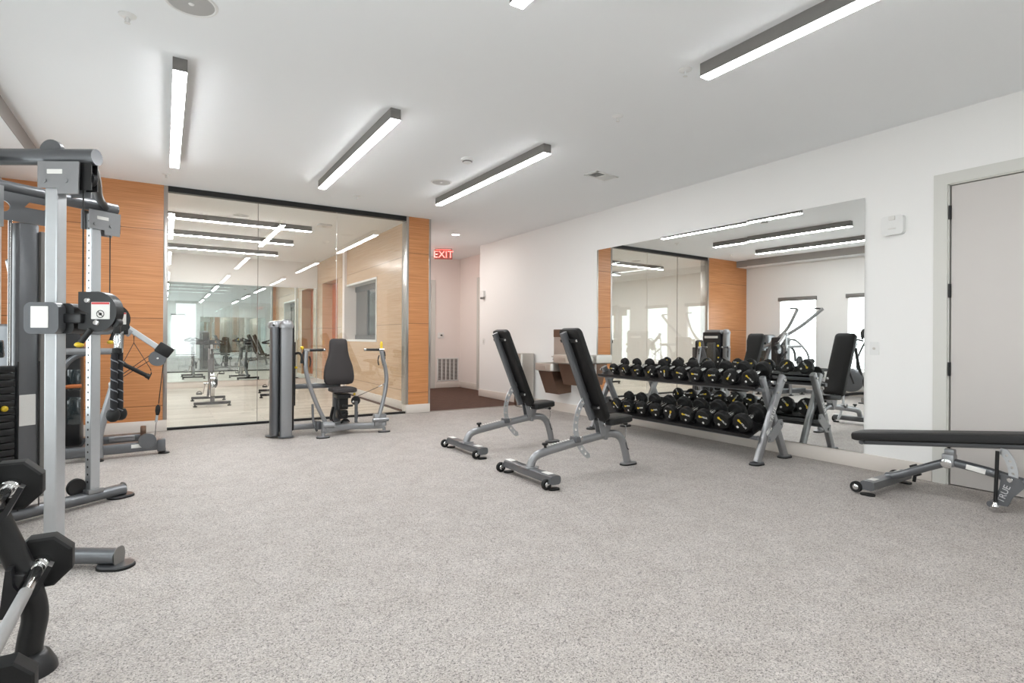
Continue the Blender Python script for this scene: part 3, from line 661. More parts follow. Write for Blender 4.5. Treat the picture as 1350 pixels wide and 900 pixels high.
# ------------------------------------------------------------------ flat/decline bench by the door
def flat_bench():
    o = thing('flat_bench', 'long flat black bench with wheels standing in front of the grey door', 'weight bench', (4.78, 2.11, 0), R(-88))
    MB().tube([(0, -.33, .072), (0, .33, .072)], .05, .034, square=.022).build('crossbar', 'darkgrey', o)
    for y in (-.32, .32):
        foot_rubber(.0, y, 0, .10, .07).build('rubber_foot', 'rubber', o)
        h_ = wheel(o, -.075, y + (.01 if y > 0 else -.01), .05, .042); h_.build('hub', 'chrome', o.children[-1])
        MB().box((.0, y * .72, .1075), (.05, .08, .003), bev=.001).build('warning_label', 'offwhite', o)
    MB().box((-.04, -.30, .06), (.07, .012, .04), bev=.004).box((-.04, .30, .06), (.07, .012, .04), bev=.004).build('wheel_bracket', 'darkgrey', o)
    MB().tube([(.0, 0, .10), (.10, 0, .135), (.25, 0, .215), (.37, 0, .275)], .030, .030, seg=18, smooth=5).build('rear_tube', 'darkgrey', o)
    MB().tube([(.42, 0, .288), (.62, 0, .262), (.85, 0, .215), (1.15, 0, .165), (1.28, 0, .12), (1.33, 0, .03)], .030, .030, seg=18, smooth=5).build('main_tube', 'darkgrey', o)
    f = MB(); foot_pad(f, 1.35, 0, 0, .10, .30); f.build('front_foot', 'darkgrey', o)
    MB().box((.40, 0, .30), (.075, .075, .09), bev=.01).box((.405, 0, .355), (.06, .05, .05), bev=.006).build('pivot_block', 'grey', o)
    MB().lathe([(0, 0), (.028, 0), (.034, .004), (.034, .010), (.02, .014), (0, .014)], (.395, .038, .278), (0, -1, 0), 24).xf(Matrix.Identity(4)).build('pivot_cap', 'chrome', o)
    MB().lathe([(0, 0), (.028, 0), (.034, .004), (.034, .010), (.02, .014), (0, .014)], (.395, -.036, .278), (0, -1, 0), 24).build('pivot_cap', 'chrome', o)
    MB().box((.56, -.031, .268), (.11, .003, .035), rot=(0, R(9), 0), bev=.001).build('warning_label', 'offwhite', o)
    sl = math.atan(.125); d = Vector((math.cos(sl), 0, math.sin(sl))); up_ = Vector((-math.sin(sl), 0, math.cos(sl)))
    P0 = Vector((-.20, 0, .338))
    MB().tube([P0 + d * .03, P0 + d * 1.15], .022, .020, square=.012, upv=up_).cyl(P0 + d * .03 + Vector((0, -.045, 0)), P0 + d * .03 + Vector((0, .045, 0)), .018, bev=.004).build('backrest_frame', 'darkgrey', o)
    cushion(rrect(1.14, .275, .06, 6), .066, frame(P0 + d * .555 + up_ * .022, d, (0, 1, 0)), .022).build('backrest_pad', 'vinyl', o)
    cushion(rrect(.30, .27, .05, 6), .062, Matrix.Translation((1.14, 0, .49)) @ Matrix.Rotation(R(4), 4, 'Y'), .02).build('seat_pad', 'vinyl', o)
    MB().box((1.12, 0, .478), (.26, .08, .02), bev=.004).box((1.0, 0, .34), (.05, .06, .28), bev=.006).build('seat_bracket', 'darkgrey', o)
    MB().cyl((.685, -.06, .42), (.675, -.06, .075), .011).build('support_rod', 'black', o)
    MB().lathe([(0, 0), (.02, 0), (.024, .012), (.014, .03), (.011, .04), (0, .04)], (.675, -.06, .035), (0, 0, 1), 16).build('rod_foot', 'chrome', o)
    arc_plate(.52, .27, .24, -5, 38, .05, 4).xf(Matrix.Translation((0, -.03, 0))).build('adjustment_plate', 'upright', o, smooth=False)
    pl = MB().prism([(.70, .27), (.80, .25), (.82, .20), (.76, .12), (.735, .055), (.66, .05), (.665, .09), (.69, .17)], .012, XZ(-.034)).build('leg_plate', 'darkgrey', o, smooth=False)
    text_mesh('TRUE', .052, frame((.715, -.0415, .135), (.32, 0, .95), (-.95, 0, .32)), 'lettering', 'badge', pl, .001)
    MB().cyl((.745, -.05, .235), (.745, .04, .235), .017, bev=.003).build('bolt', 'chrome', o)
    MB().tube([(.64, -.034, .048), (.64, .20, .048)], .02).build('front_crossbar', 'darkgrey', o)
    MB().box((.13, .17, .15), (.05, .03, .09), rot=(0, R(-25), 0), bev=.006).cyl((.12, .17, .06), (.13, .17, .14), .012).build('foot_lever', 'black', o)
    return o
flat_bench()

# ------------------------------------------------------------------ dumbbell rack
rk = thing('dumbbell_rack', 'grey two-tier dumbbell rack in front of the wall mirror', 'dumbbell rack', (4.86, 4.3, 0))
TY0, TY1 = 3.20, 5.42
def end_frame(y, s):
    f = MB().tube([(4.655, y, .02), (4.80, y, .33), (4.91, y, .545), (5.055, y, .81)], .036, .026, square=.014, upv=(0, 1, 0))
    wp(f, 'leg', 'grey', rk)
    f = MB().tube([(5.175, y + .055 * s, .02), (5.02, y + .055 * s, .34), (4.905, y + .055 * s, .56), (4.80, y + .055 * s, .80)], .036, .026, square=.014, upv=(0, 1, 0))
    wp(f, 'leg', 'grey', rk)
    for x, yy in ((4.65, y), (5.18, y + .055 * s)):
        f = MB(); foot_pad(f, x, yy, 0, .15, .09); wp(f, 'foot_plate', 'darkgrey', rk)
        wp(foot_rubber(x, yy, 0, .16, .10), 'rubber_foot', 'rubber', rk)
    g = MB().prism([(4.78, .20), (4.85, .20), (5.0, .33), (4.99, .40), (4.93, .40), (4.77, .26)], .010, XZ(y - .034 * s))
    g.cyl((4.80, y - .03 * s, .232), (4.80, y - .05 * s, .232), .016).cyl((4.975, y - .03 * s, .365), (4.975, y - .05 * s, .365), .016)
    wp(g, 'gusset', 'grey', rk, smooth=False)
    g = MB()
    for x, z in ((5.035, .77), (4.83, .76), (4.92, .66)): g.cyl((x, y - .03 * s, z), (x, y - .044 * s, z), .013)
    wp(g, 'bolts', 'chrome', rk)
end_frame(3.145, 1); end_frame(5.48, -1)
leg0 = rk.children[0]
mx = Matrix.Translation(-Vector(rk.location)) @ frame((4.862, 3.1188, .452), (.46, 0, .888), (-.888, 0, .46))
text_mesh('TRUE', .058, mx, 'lettering', 'white', leg0, .0012, 1.2)
f = MB().prism([(-.055, 0), (-.03, .03), (.02, .005), (-.03, .012)], .002).prism([(-.05, -.008), (-.025, .004), (.02, -.008), (-.025, -.016)], .002)
f.xf(Matrix.Translation(-Vector(rk.location)) @ frame((4.795, 3.1175, .31), (.46, 0, .888), (-.888, 0, .46))).build('swoosh_mark', 'white', leg0, smooth=False)
TILT = R(20); ct, st = math.cos(TILT), math.sin(TILT)
def tray(x0, z0, name):
    # x0,z0 = front lower edge; goes up toward the wall
    wdt = .30
    def p(a, b): return (x0 + a * ct - b * st, z0 + a * st + b * ct)
    f = MB().prism([p(0, 0), p(wdt, 0), p(wdt, .035), p(wdt - .008, .035), p(wdt - .008, .008), p(.008, .008), p(.008, .028), p(0, .028)], TY1 - TY0, frame((0, (TY0 + TY1) / 2, 0), (1, 0, 0), (0, 0, 1)))
    t = wp(f, name, 'black', rk, smooth=False)
    f = MB().tube([(p(.06, -.02)[0], TY0 - .05, p(.06, -.02)[1]), (p(.06, -.02)[0], TY1 + .05, p(.06, -.02)[1])], .02, .018, square=.006)
    f.tube([(p(.24, -.02)[0], TY0 - .05, p(.24, -.02)[1]), (p(.24, -.02)[0], TY1 + .05, p(.24, -.02)[1])], .02, .018, square=.006)
    wp(f, 'rail', 'darkgrey', rk)
    return t
tray(4.695, .684, 'upper_tray'); tray(4.615, .2405, 'lower_tray')
# dumbbells
def dumbbell_master():
    o = thing('dumbbell', '', 'dumbbell', (0, 0, 0), 0, None)
    # unit: head radius 1 = .08 m ; built at r=.08, length .29
    r, L_, hw = .080, .29, .066
    for s in (-1, 1):
        c = s * (L_ / 2 - hw / 2)
        prof = [(0, -hw / 2), (r * .86, -hw / 2), (r * .97, -hw / 2 + .007), (r, -hw / 2 + .016), (r, hw / 2 - .016), (r * .97, hw / 2 - .007), (r * .86, hw / 2), (0, hw / 2)]
        h_ = MB().lathe(prof, (c, 0, 0), (s, 0, 0), 12).build('head', 'rubber', o, angle=25)
        MB().lathe([(0, 0), (.011, 0), (.011, .002), (0, .002)], (s * (L_ / 2 - .0005), .0, -.046 if s > 0 else -.046), (s, 0, 0), 14).build('weight_mark', 'offwhite', h_)
        f = MB().prism(circ(.0115, 0, 0, 14), .003).prism([(.008, -.006), (.03, -.005), (.03, .005), (.008, .006)], .003)
        f.xf(frame((s * (L_ / 2 + .0008), -.030 * s, .010), (0, s, 0), (0, 0, 1))).build('logo_dot', 'yellow', h_, smooth=False)
        text_mesh('TRUE', .023, frame((s * (L_ / 2 + .0008), .026 * s, .010), (0, s, 0), (0, 0, 1)), 'logo_lettering', 'white', h_, .001)
    MB().lathe([(.017, -.08), (.020, -.068), (.0165, -.05), (.0195, 0), (.0165, .05), (.020, .068), (.017, .08)], (0, 0, 0), (1, 0, 0), 16).build('handle', 'chrome', o)
    return o
db = dumbbell_master()
ordn = ['first', 'second', 'third', 'fourth', 'fifth', 'sixth', 'seventh', 'eighth', 'ninth', 'tenth']
UY = [5.16, 4.955, 4.745, 4.535, 4.325, 4.11, 3.905, 3.69, 3.48, 3.27]
LY = [5.02, 4.815, 4.605, 4.39, 4.17, 3.955, 3.735, 3.515, 3.295]
rolls = [0, 65, -12, -40, 105, 10, 3, -5, -50, 48, 50, -8, -10, -12, 120, 8, 5, 40, 50]
k = 0; first = True
for tier, ys, x0, z0, r0, r1 in (('upper', UY, 4.70, .785, .056, .078), ('lower', LY, 4.622, .358, .074, .094)):
    for i, y in enumerate(ys):
        rr = r0 + (r1 - r0) * i / (len(ys) - 1); sc = rr / .080
        Lh = .29 * (.62 + .38 * sc) / 2
        c = Vector((x0 + Lh * ct, y, z0 + Lh * st))
        end = ', the smallest' if i == 0 else (', nearest the camera' if i == len(ys) - 1 else '')
        lab = 'black dumbbell, %s from the left on the %s rack tier%s' % (ordn[i], tier, end)
        if first: o = db; first = False; o['label'] = lab; o.location = c; o['group'] = 'dumbbells on the upper tier'
        else: o = dup(db, c, 0, lab, 'dumbbells on the %s tier' % tier)
        D_ = .084 if tier == 'upper' else .099
        for s_ in (-1, 1):
            cr = MB()
            cc = c + Vector((ct, 0, st)) * (s_ * Lh * .62)
            out = [(-rr * .8, -D_), (rr * .8, -D_)] + [((rr + .002) * math.cos(R(a)), (rr + .002) * math.sin(R(a))) for a in range(-32, -150, -10)]
            cr.prism(out, .028, frame(cc, (0, 1, 0), (-st, 0, ct)))
            wp(cr, 'cradle', 'blackplastic', rk, smooth=False)
        o.rotation_euler = (R(rolls[k]), -TILT, 0); o.scale = (.62 + .38 * sc, sc, sc); k += 1

# ------------------------------------------------------------------ chest press
cp = thing('chest_press_machine', 'grey chest press machine with black backrest and curved arms before the glass partition', 'exercise machine', (1.8, 6.8, 0))
f = MB().tube([(1.56, 6.56, .085), (1.72, 6.66, .085), (1.92, 6.72, .085), (2.30, 6.61, .085)], .045, .038, square=.018)
wp(f, 'front_base', 'grey', cp)
wp(MB().tube([(1.25, 6.98, .085), (1.60, 6.98, .085), (1.90, 6.98, .085)], .04, .035, square=.016).tube([(1.90, 6.70, .085), (1.90, 7.45, .085)], .04, .035, square=.016), 'centre_base', 'grey', cp)
for x, y in ((1.55, 6.55), (2.29, 6.60), (1.92, 7.42)):
    f = MB(); f.cyl((x, y, .012), (x, y, .06), .02); foot_pad(f, x, y, 0, .14, .09); wp(f, 'foot', 'grey', cp)
    wp(foot_rubber(x, y, 0, .15, .10), 'rubber_foot', 'rubber', cp)
# weight tower
f = MB().box((1.19, 7.04, .68), (.20, .40, 1.24), bev=.02); wp(f, 'weight_stack_shroud', 'blackplastic', cp)
f = MB().tube([(1.075, 6.86, .03), (1.075, 6.86, 1.27)], .052, .09, upv=(0, 1, 0), seg=24); wp(f, 'side_shroud', 'darkgrey', cp)
f = MB().tube([(1.185, 6.77, .02), (1.185, 6.77, 1.27)], .062, .05, square=.02, upv=(0, 1, 0)); wp(f, 'front_column', 'grey', cp)
f = MB().lathe([(.075, 0), (.078, .03), (.066, .07), (.04, .095), (0, .10)], (1.185, 6.77, 1.26), seg=28)
f.lathe([(.072, 0), (.074, .04), (.05, .075), (0, .09)], (1.085, 6.87, 1.255), seg=28).box((1.16, 7.02, 1.30), (.24, .40, .09), bev=.04, seg=3)
wp(f, 'tower_cap', 'grey', cp)
wp(MB().cyl((1.05, 6.795, 1.29), (1.05, 6.77, 1.29), .012), 'cap_bolt', 'black', cp)
f = MB(); foot_pad(f, 1.185, 6.75, 0, .17, .11); foot_pad(f, 1.06, 6.90, 0, .15, .11); wp(f, 'tower_foot', 'darkgrey', cp)
wp(MB().box((1.293, 7.04, 1.20), (.008, .30, .045), bev=.002), 'name_plate', 'offwhite', cp)
wp(MB().box((1.292, 7.04, .72), (.006, .22, .75), bev=.002), 'stack_window', 'screen', cp)
f = MB().cyl((1.30, 6.90, .35), (1.30, 6.90, 1.1), .012).tube([(1.29, 6.90, .95), (1.34, 6.88, .97), (1.37, 6.84, .93), (1.36, 6.82, .85)], .014, smooth=4)
wp(f, 'selector_lever', 'black', cp)
wp(MB().ball((1.37, 6.83, 1.03), .022).ball((1.31, 6.86, .80), .016), 'adjustment_knob', 'yellow', cp)
# seat and back
def hour(ws, hs):
    R_ = [(w_ / 2, h_) for w_, h_ in zip(ws, hs)]; out = R_ + [(-x, y) for x, y in reversed(R_)]
    return out
ws = [.10, .17, .205, .215, .225, .25, .29, .33, .355, .365, .35, .31, .22]; hs = [.565, .56, .54, .50, .42, .35, .29, .23, .16, .09, .04, .012, 0]
cushion(hour(ws, hs)[::-1], .06, frame((1.815 - 1.8, 6.90 - 6.8, .575), (1, 0, 0), (0, .10, .995)) @ Matrix.Scale(1, 4), .02).build('back_pad', 'vinylg', cp)
f = MB().prism(rrect(.20, .40, .05), .012, frame((1.815, 6.915, .85), (1, 0, 0), (0, .10, .995))); wp(f, 'back_plate', 'black', cp)
cushion(rrect(.29, .33, .07, 6), .055, Matrix.Translation((1.825 - 1.8, 6.76 - 6.8, .50)), .02).build('seat_pad', 'vinylg', cp)
f = MB().tube([(1.82, 7.02, .10), (1.82, 7.02, 1.0)], .045, .035, square=.014, upv=(0, 1, 0)).tube([(1.28, 7.06, .56), (1.80, 7.03, .56)], .03, .028, square=.01)
wp(f, 'seat_post', 'darkgrey', cp)
f = MB().box((1.83, 6.80, .45), (.16, .22, .05), bev=.01).box((1.86, 6.86, .36), (.10, .10, .16), bev=.01).tube([(1.77, 6.72, .42), (1.76, 6.68, .30), (1.80, 6.70, .22), (1.88, 6.74, .24)], .016, smooth=4).box((1.84, 6.85, .22), (.12, .14, .10), bev=.01)
f.tube([(1.80, 6.66, .34), (1.92, 6.66, .34)], .014).tube([(1.75, 6.9, .30), (1.70, 6.8, .18), (1.72, 6.72, .12)], .018, smooth=4)
wp(f, 'seat_adjuster', 'black', cp)
for x, z in ((1.945, .475), (1.93, .38)): wp(MB().ball((x, 6.68, z), .015), 'seat_knob', 'yellow' if z > .4 else 'chrome', cp)
f = MB().lathe([(0, -.012), (.05, -.012), (.055, -.008), (.046, 0), (.055, .008), (.05, .012), (0, .012)], (1.985, 6.76, .385), (0, 1, .1), 24)
wp(f, 'pulley', 'blackplastic', cp)
f = MB().lathe([(0, -.012), (.05, -.012), (.055, -.008), (.046, 0), (.055, .008), (.05, .012), (0, .012)], (1.90, 6.90, .10), (0, 1, 0), 24)
wp(f, 'pulley', 'blackplastic', cp)
wp(MB().tube([(1.985, 6.74, .10), (1.985, 6.74, .38)], .018, .012, square=.004).tube([(1.955, 6.60, .16), (1.965, 6.60, .27)], .006), 'pulley_bracket', 'darkgrey', cp)
wp(MB().cyl((1.99, 6.74, .435), (2.30, 6.62, .585), .0035, seg=8), 'cable', 'cable', cp)
wp(MB().cyl((2.235, 6.645, .553), (2.275, 6.63, .573), .009, seg=10).ball((2.30, 6.62, .585), .016), 'cable_end', 'chrome', cp)
armL = [(1.372, 6.6, 1.0), (1.366, 6.6, .90), (1.368, 6.6, .78), (1.41, 6.6, .60), (1.50, 6.6, .36), (1.612, 6.6, .12)]
armR = [(2.25, 6.6, 1.0), (2.275, 6.6, .88), (2.312, 6.6, .72), (2.308, 6.6, .55), (2.26, 6.6, .32), (2.195, 6.6, .12)]
for pts, s in ((armL, 1), (armR, -1)):
    a = wp(MB().tube(pts, .024, .032, smooth=8, seg=18, upv=(0, 1, 0)), 'press_arm', 'grey', cp)
    x, y, z = pts[0]
    g = MB().cyl((x + .02 * s, y, z + .008), (x + .19 * s, y, z + .010), .016, bev=.004); wp(g, 'handgrip', 'blackplastic', cp, a)
    wp(MB().ball((x + .20 * s, y, z + .01), .017).cyl((x - .03 * s, y, z + .008), (x + .03 * s, y, z + .008), .02), 'grip_collar', 'chrome', cp, a)
    g = MB().tube([(x - .035 * s, y - .01, z - .01), (x - .045 * s, y - .01, z - .09), (x - .02 * s, y - .01, z - .18)], .008, smooth=4).tube([(x + .03 * s, y - .01, z - .06), (x + .045 * s, y - .01, z - .12), (x + .035 * s, y - .01, z - .18)], .008, smooth=4)
    wp(g, 'handle_bracket', 'blackplastic', cp, a)
wp(MB().lathe([(0, 0), (.018, 0), (.014, .03), (.02, .05), (.012, .085), (0, .09)], (2.25, 6.6, 1.02), seg=14), 'release_knob', 'yellow', cp)
f = MB().box((1.60, 6.58, .125), (.12, .09, .12), bev=.012).cyl((1.55, 6.55, .14), (1.68, 6.55, .14), .032, bev=.005)
wp(f, 'arm_pivot', 'grey', cp)
f = MB().box((2.24, 6.62, .15), (.15, .09, .15), bev=.012).cyl((2.14, 6.58, .155), (2.34, 6.58, .155), .024, bev=.005)
wp(f, 'arm_pivot', 'grey', cp)
wp(MB().tube([(1.52, 6.72, .06), (1.50, 6.82, .16), (1.50, 6.86, .36)], .014, smooth=4).box((1.53, 6.74, .13), (.05, .16, .10), bev=.01), 'linkage', 'darkgrey', cp)

# ------------------------------------------------------------------ functional trainer (V-shaped cable machine)
ft = thing('cable_machine', 'tall dual cable machine with two silver uprights in the left foreground', 'exercise machine', (-.9, 4.15, 0))
N0, ND = Vector((-.13, 3.37, 0)), Vector((-.85, .53, 0)).normalized()
F0, FD = Vector((-.193, 4.93, 0)), Vector((-.81, -.59, 0)).normalized()
def nl(t, z=0, o=0): return N0 + ND * t + Vector((-.53, -.85, 0)).normalized() * o + Vector((0, 0, z))   # o>0 = toward the camera side
def fl(t, z=0, o=0): return F0 + FD * t + Vector((.59, -.81, 0)).normalized() * o + Vector((0, 0, z))
UPN, UPF = .394, .275
for ln, t1, nm in ((nl, 1.05, 'near'), (fl, 1.05, 'far')):
    wp(MB().tube([ln(.07, .055), ln(t1, .055)], .048, .038, seg=20), 'foot_tube', 'darkgrey', ft)
    a = math.atan2(*((ND if ln is nl else FD).yx))
    p = ln(.085); wp(MB().prism(rrect(.16, .12, .055, 6), .010, Matrix.Translation((p.x, p.y, .014)) @ Matrix.Rotation(a, 4, 'Z')), 'foot_plate', 'darkgrey', ft)
    wp(MB().prism(rrect(.17, .13, .06, 6), .010, Matrix.Translation((p.x, p.y, .005)) @ Matrix.Rotation(a, 4, 'Z')), 'rubber_foot', 'rubber', ft)
    wp(MB().prism(rrect(.096, .076, .03, 4), .004, frame(ln(.067, .055), Vector((0, 0, 1)), (ND if ln is nl else FD).cross(Vector((0, 0, 1))))), 'end_cap', 'housing', ft)
    wp(MB().tube([ln(.19 if ln is nl else .13, 2.055), ln(1.25, 2.055)], .040, .040, seg=20), 'top_tube', 'darkgrey', ft)
    tt = UPN if ln is nl else UPF
    u = wp(MB().tube([ln(tt, .085), ln(tt, 1.995)], .031, .031, square=.006, upv=ND if ln is nl else FD), 'upright', 'upright', ft, smooth=False)
    nrm = FD if ln is fl else ND
    h0 = wp(MB().lathe([(0, 0), (.0075, 0), (.0075, .0012), (0, .0012)], ln(tt, .16) + nrm * .0308, nrm, 10), 'position_hole', 'black', ft, u, smooth=False)
    for k in range(1, 36):
        q_ = h0.copy(); C.objects.link(q_); q_.parent = u; q_.location = (0, 0, k * .051)
    f = MB().box((0, 0, 0), (.10, .09, .03), bev=.004); f.xf(frame(ln(tt, .095), ND if ln is nl else FD, (0, 0, 1)) @ Matrix.Rotation(R(90), 4, 'X')); wp(f, 'upright_bracket', 'grey', ft)
    # head plates and top pulley
    d_ = -(ND if ln is nl else FD)
    for off in (-.042, .042):
        o_ = ln(tt, 1.945, off); g = MB().prism([(-.055, -.055), (.04, -.055), (.045, -.085), (.145, -.085), (.15, .075), (-.055, .075)], .008, frame(o_, d_, (0, 0, 1)))
        for x_, z_ in ((-.02, -.02), (.085, -.02)): g.lathe([(0, -.009), (.011, -.009), (.011, .009), (0, .009)], o_ + d_ * x_ + Vector((0, 0, z_)), d_.cross(Vector((0, 0, 1))), 12)
        wp(g, 'head_plate', 'grey', ft, smooth=False)
    o_ = ln(tt, 1.97, .047); wp(MB().prism(rrect(.075, .022, .002), .002, frame(o_ + d_ * .03, d_, (0, 0, 1))), 'warning_label', 'offwhite', ft)
    pc = ln(tt, 1.945) + d_ * (.165 if ln is nl else .135)
    wp(MB().lathe([(0, -.014), (.036, -.014), (.038, -.010), (.030, 0), (.038, .010), (.036, .014), (0, .014)], pc, d_.cross(Vector((0, 0, 1))), 24), 'top_pulley', 'blackplastic', ft)
    wp(MB().prism([(-.028, -.06), (.028, -.06), (.028, .08), (-.028, .08)], .006, frame(pc + d_.cross(Vector((0, 0, 1))) * .02, d_, (0, 0, 1))).prism([(-.028, -.06), (.028, -.06), (.028, .08), (-.028, .08)], .006, frame(pc - d_.cross(Vector((0, 0, 1))) * .02, d_, (0, 0, 1))), 'pulley_plate', 'black', ft)
    cb = pc - d_ * .028
    wp(MB().cyl(cb, Vector((cb.x, cb.y, 1.31)), .0035, seg=8), 'cable', 'cable', ft)
    wp(MB().lathe([(0, -.012), (.055, -.012), (.055, .012), (0, .012)], ln(tt + .02, 2.085), d_.cross(Vector((0, 0, 1))), 28), 'pulley_cover', 'darkgrey', ft)
    wp(MB().cyl(ln(tt, 1.90) + d_ * .03, ln(tt, 1.90) + d_ * .075, .012, bev=.003), 'stop_pin', 'black', ft)
    # trolley
    tz = 1.245
    side = d_.cross(Vector((0, 0, 1)))
    if side.dot(Vector((0, -1, 0))) < 0: side = -side
    fm = frame(ln(tt, tz) + side * .055 - d_ * .005, d_, (0, 0, 1))
    wp(MB().prism(rrect(.17, .155, .035, 6), .05, fm), 'trolley_cover', 'darkgrey', ft)
    wp(MB().prism(rrect(.085, .105, .003), .002, frame(ln(tt, tz + .005) + side * .081 - d_ * .012, d_, (0, 0, 1))), 'instruction_label', 'offwhite', ft, smooth=False)
    wp(MB().prism(rrect(.20, .15, .03, 5), .11, frame(ln(tt, tz) - side * .02 + d_ * .02, d_, (0, 0, 1))), 'trolley_body', 'black', ft)
    wp(MB().box((0, 0, 0), (.10, .05, .10), bev=.01).xf(frame(ln(tt, tz) + d_ * .115, d_, (0, 0, 1))), 'trolley_neck', 'blackplastic', ft)
    hc = ln(tt, tz + .035) + d_ * (.225 if ln is nl else .135)
    outl = [(-.09, .098), (-.09, .02), (-.075, .005), (-.04, -.01), (-.09, -.03), (-.09, -.085)] + arc_pts(0, 0, .10, -95, 85, 18)
    wp(MB().prism(outl, .055, frame(hc, d_, (0, 0, 1))), 'pulley_housing', 'blackplastic', ft)
    hs_ = side * .029
    for x_, z_ in ((-.045, .055), (-.0, -.055)): wp(MB().lathe([(0, -.004), (.013, -.004), (.015, 0), (.011, .006), (0, .007)], hc + hs_ + d_ * x_ + Vector((0, 0, z_)), side, 16), 'housing_bolt', 'chrome', ft)
    wl = wp(MB().prism(rrect(.092, .085, .003), .002, frame(hc + side * .0285 + d_ * .022 + Vector((0, 0, .005)), d_, (0, 0, 1))), 'warning_label', 'offwhite', ft, smooth=False)
    wp(MB().prism(rrect(.088, .010, .001), .001, frame(hc + side * .030 + d_ * .022 + Vector((0, 0, .041)), d_, (0, 0, 1))), 'warning_band', 'red', ft, wl, smooth=False)
    lg = hc + side * .030 + d_ * .022 + Vector((0, 0, -.012))
    wp(MB().tube([lg + d_ * (.018 * math.cos(2 * PI * q / 20)) + Vector((0, 0, .018 * math.sin(2 * PI * q / 20))) for q in range(20)], .0018, seg=6, closed=True).tube([lg + d_ * -.013 + Vector((0, 0, .013)), lg + d_ * .013 - Vector((0, 0, .013))], .0018, seg=6).ball(lg, .007), 'warning_symbol', 'black', ft, wl)
    lv = ln(tt, tz - .075) + d_ * (.20 if ln is nl else .12)
    l_ = wp(MB().tube([lv + side * .03 + Vector((0, 0, .02)), lv + side * .05 - d_ * .035 - Vector((0, 0, .045))], .012, .014), 'release_lever', 'black', ft)
    wp(MB().ball(lv + side * .052 - d_ * .04 - Vector((0, 0, .055)), .017, (1.2, 1.2, .8)), 'lever_tip', 'yellow', ft, l_)
    wp(MB().lathe([(0, -.016), (.022, -.016), (.026, 0), (.022, .016), (0, .016)], hc + d_ * .082 - Vector((0, 0, .055)), side, 16).box(hc + d_ * .085 - Vector((0, 0, .085)), (.03, .03, .05), bev=.006), 'arm_end', 'black', ft)
wp(MB().tube([nl(.25, 2.045), (-.33, 3.85, 2.05), (-.36, 4.4, 2.05), fl(.20, 2.055)], .024, smooth=5), 'linking_tube', 'black', ft)
# towers
for ln, dd in ((nl, ND), (fl, FD)):
    ang = math.atan2(dd.y, dd.x); S_ = .32 if ln is nl else 0
    def bx(t, z, sz, mb=None):
        p = ln(t + S_, z); return (mb or MB()).box((p.x, p.y, z), sz, rot=(0, 0, ang), bev=.008)
    tw = wp(bx(.678, 1.0, (.105, .11, 1.70)), 'tower_shroud', 'darkgrey', ft)
    wp(bx(.603, .98, (.045, .14, 1.66)), 'tower_post', 'housing', ft)
    st_ = MB()
    for k in range(18): bx(.80, .24 + k * .042, (.12, .09, .039), st_)
    wp(st_, 'weight_stack', 'black', ft)
    wp(MB().cyl(ln(.75 + S_, .15), ln(.75 + S_, 1.9), .01).cyl(ln(.85 + S_, .15), ln(.85 + S_, 1.9), .01), 'guide_rod', 'chrome', ft)
    wp(bx(.96, 1.06, (.10, .11, 1.80)), 'tower_shroud', 'darkgrey', ft)
    wp(bx(.80, .16, (.20, .10, .05)), 'stack_base', 'darkgrey', ft)
    sd = Vector((0, 0, 1)).cross(dd)
    if sd.dot(Vector((0, -1, 0))) < 0: sd = -sd
    wp(MB().prism([(-.62, -.08), (.067 if not S_ else .0, -.08), (.067 if not S_ else .0, .09), (-.62, .09)], .008, frame(ln(.62 + S_, 1.93) + sd * .052, -dd, (0, 0, 1)), [] if S_ else [[(-.085, .015), (-.06, .05), (.045, .05), (.02, .015)], circ(.032, -.19, .0, 16)[::-1]]), 'gusset_plate', 'darkgrey', ft, smooth=False)
    wp(MB().prism([(-.10, -.12), (.10, -.12), (.10, .12), (-.10, .12)], .03, frame(ln(.72 if S_ else .93, 1.92) + sd * .085, -dd, (0, 0, 1))), 'pulley_box', 'grey', ft, smooth=False)
    wp(MB().prism(rrect(.085, .19, .003), .002, frame(ln(.685 + S_, .70) + sd * .057, -dd, (0, 0, 1))), 'instruction_label', 'offwhite', ft, smooth=False)
    wp(MB().ball(ln(.80 + S_, .72) + sd * .055, .018).cyl(ln(.80 + S_, .72), ln(.80 + S_, .72) + sd * .06, .006), 'selector_pin', 'yellow', ft)
    wp(MB().cyl(ln(.64, .10) + sd * .09, ln(.64, 1.0) + sd * .09, .0035, seg=8).cyl(ln(.75, .10) + sd * .09, ln(.75, 1.0) + sd * .09, .0035, seg=8), 'cable', 'cable', ft)
    if ln is fl: wp(MB().lathe([(0, -.014), (.055, -.014), (.058, -.008), (.046, 0), (.058, .008), (.055, .014), (0, .014)], ln(.36, .135) - sd * .03, sd, 24), 'low_pulley', 'blackplastic', ft)
for (bm_, bx_, by_, bz_, bl) in (('yellow', -1.10, 4.02, .46, 'yellow resistance band loop hanging behind the cable machine towers'), ('red', -1.04, 4.10, .38, 'red resistance band loop hanging behind the cable machine towers'), ('green', -1.0, 4.20, .42, 'green resistance band loop hanging behind the cable machine towers')):
    rb_ = tag(MB().tube([(.035 * math.cos(2 * PI * q / 28), .012 * math.cos(2 * PI * q / 28), -bz_ + bz_ * math.sin(2 * PI * q / 28)) for q in range(28)], .012, .004, seg=8, closed=True).build('resistance_band', bm_), bl, 'resistance band', 'resistance bands on the cable machine'); rb_.location = (bx_, by_, 2.02)
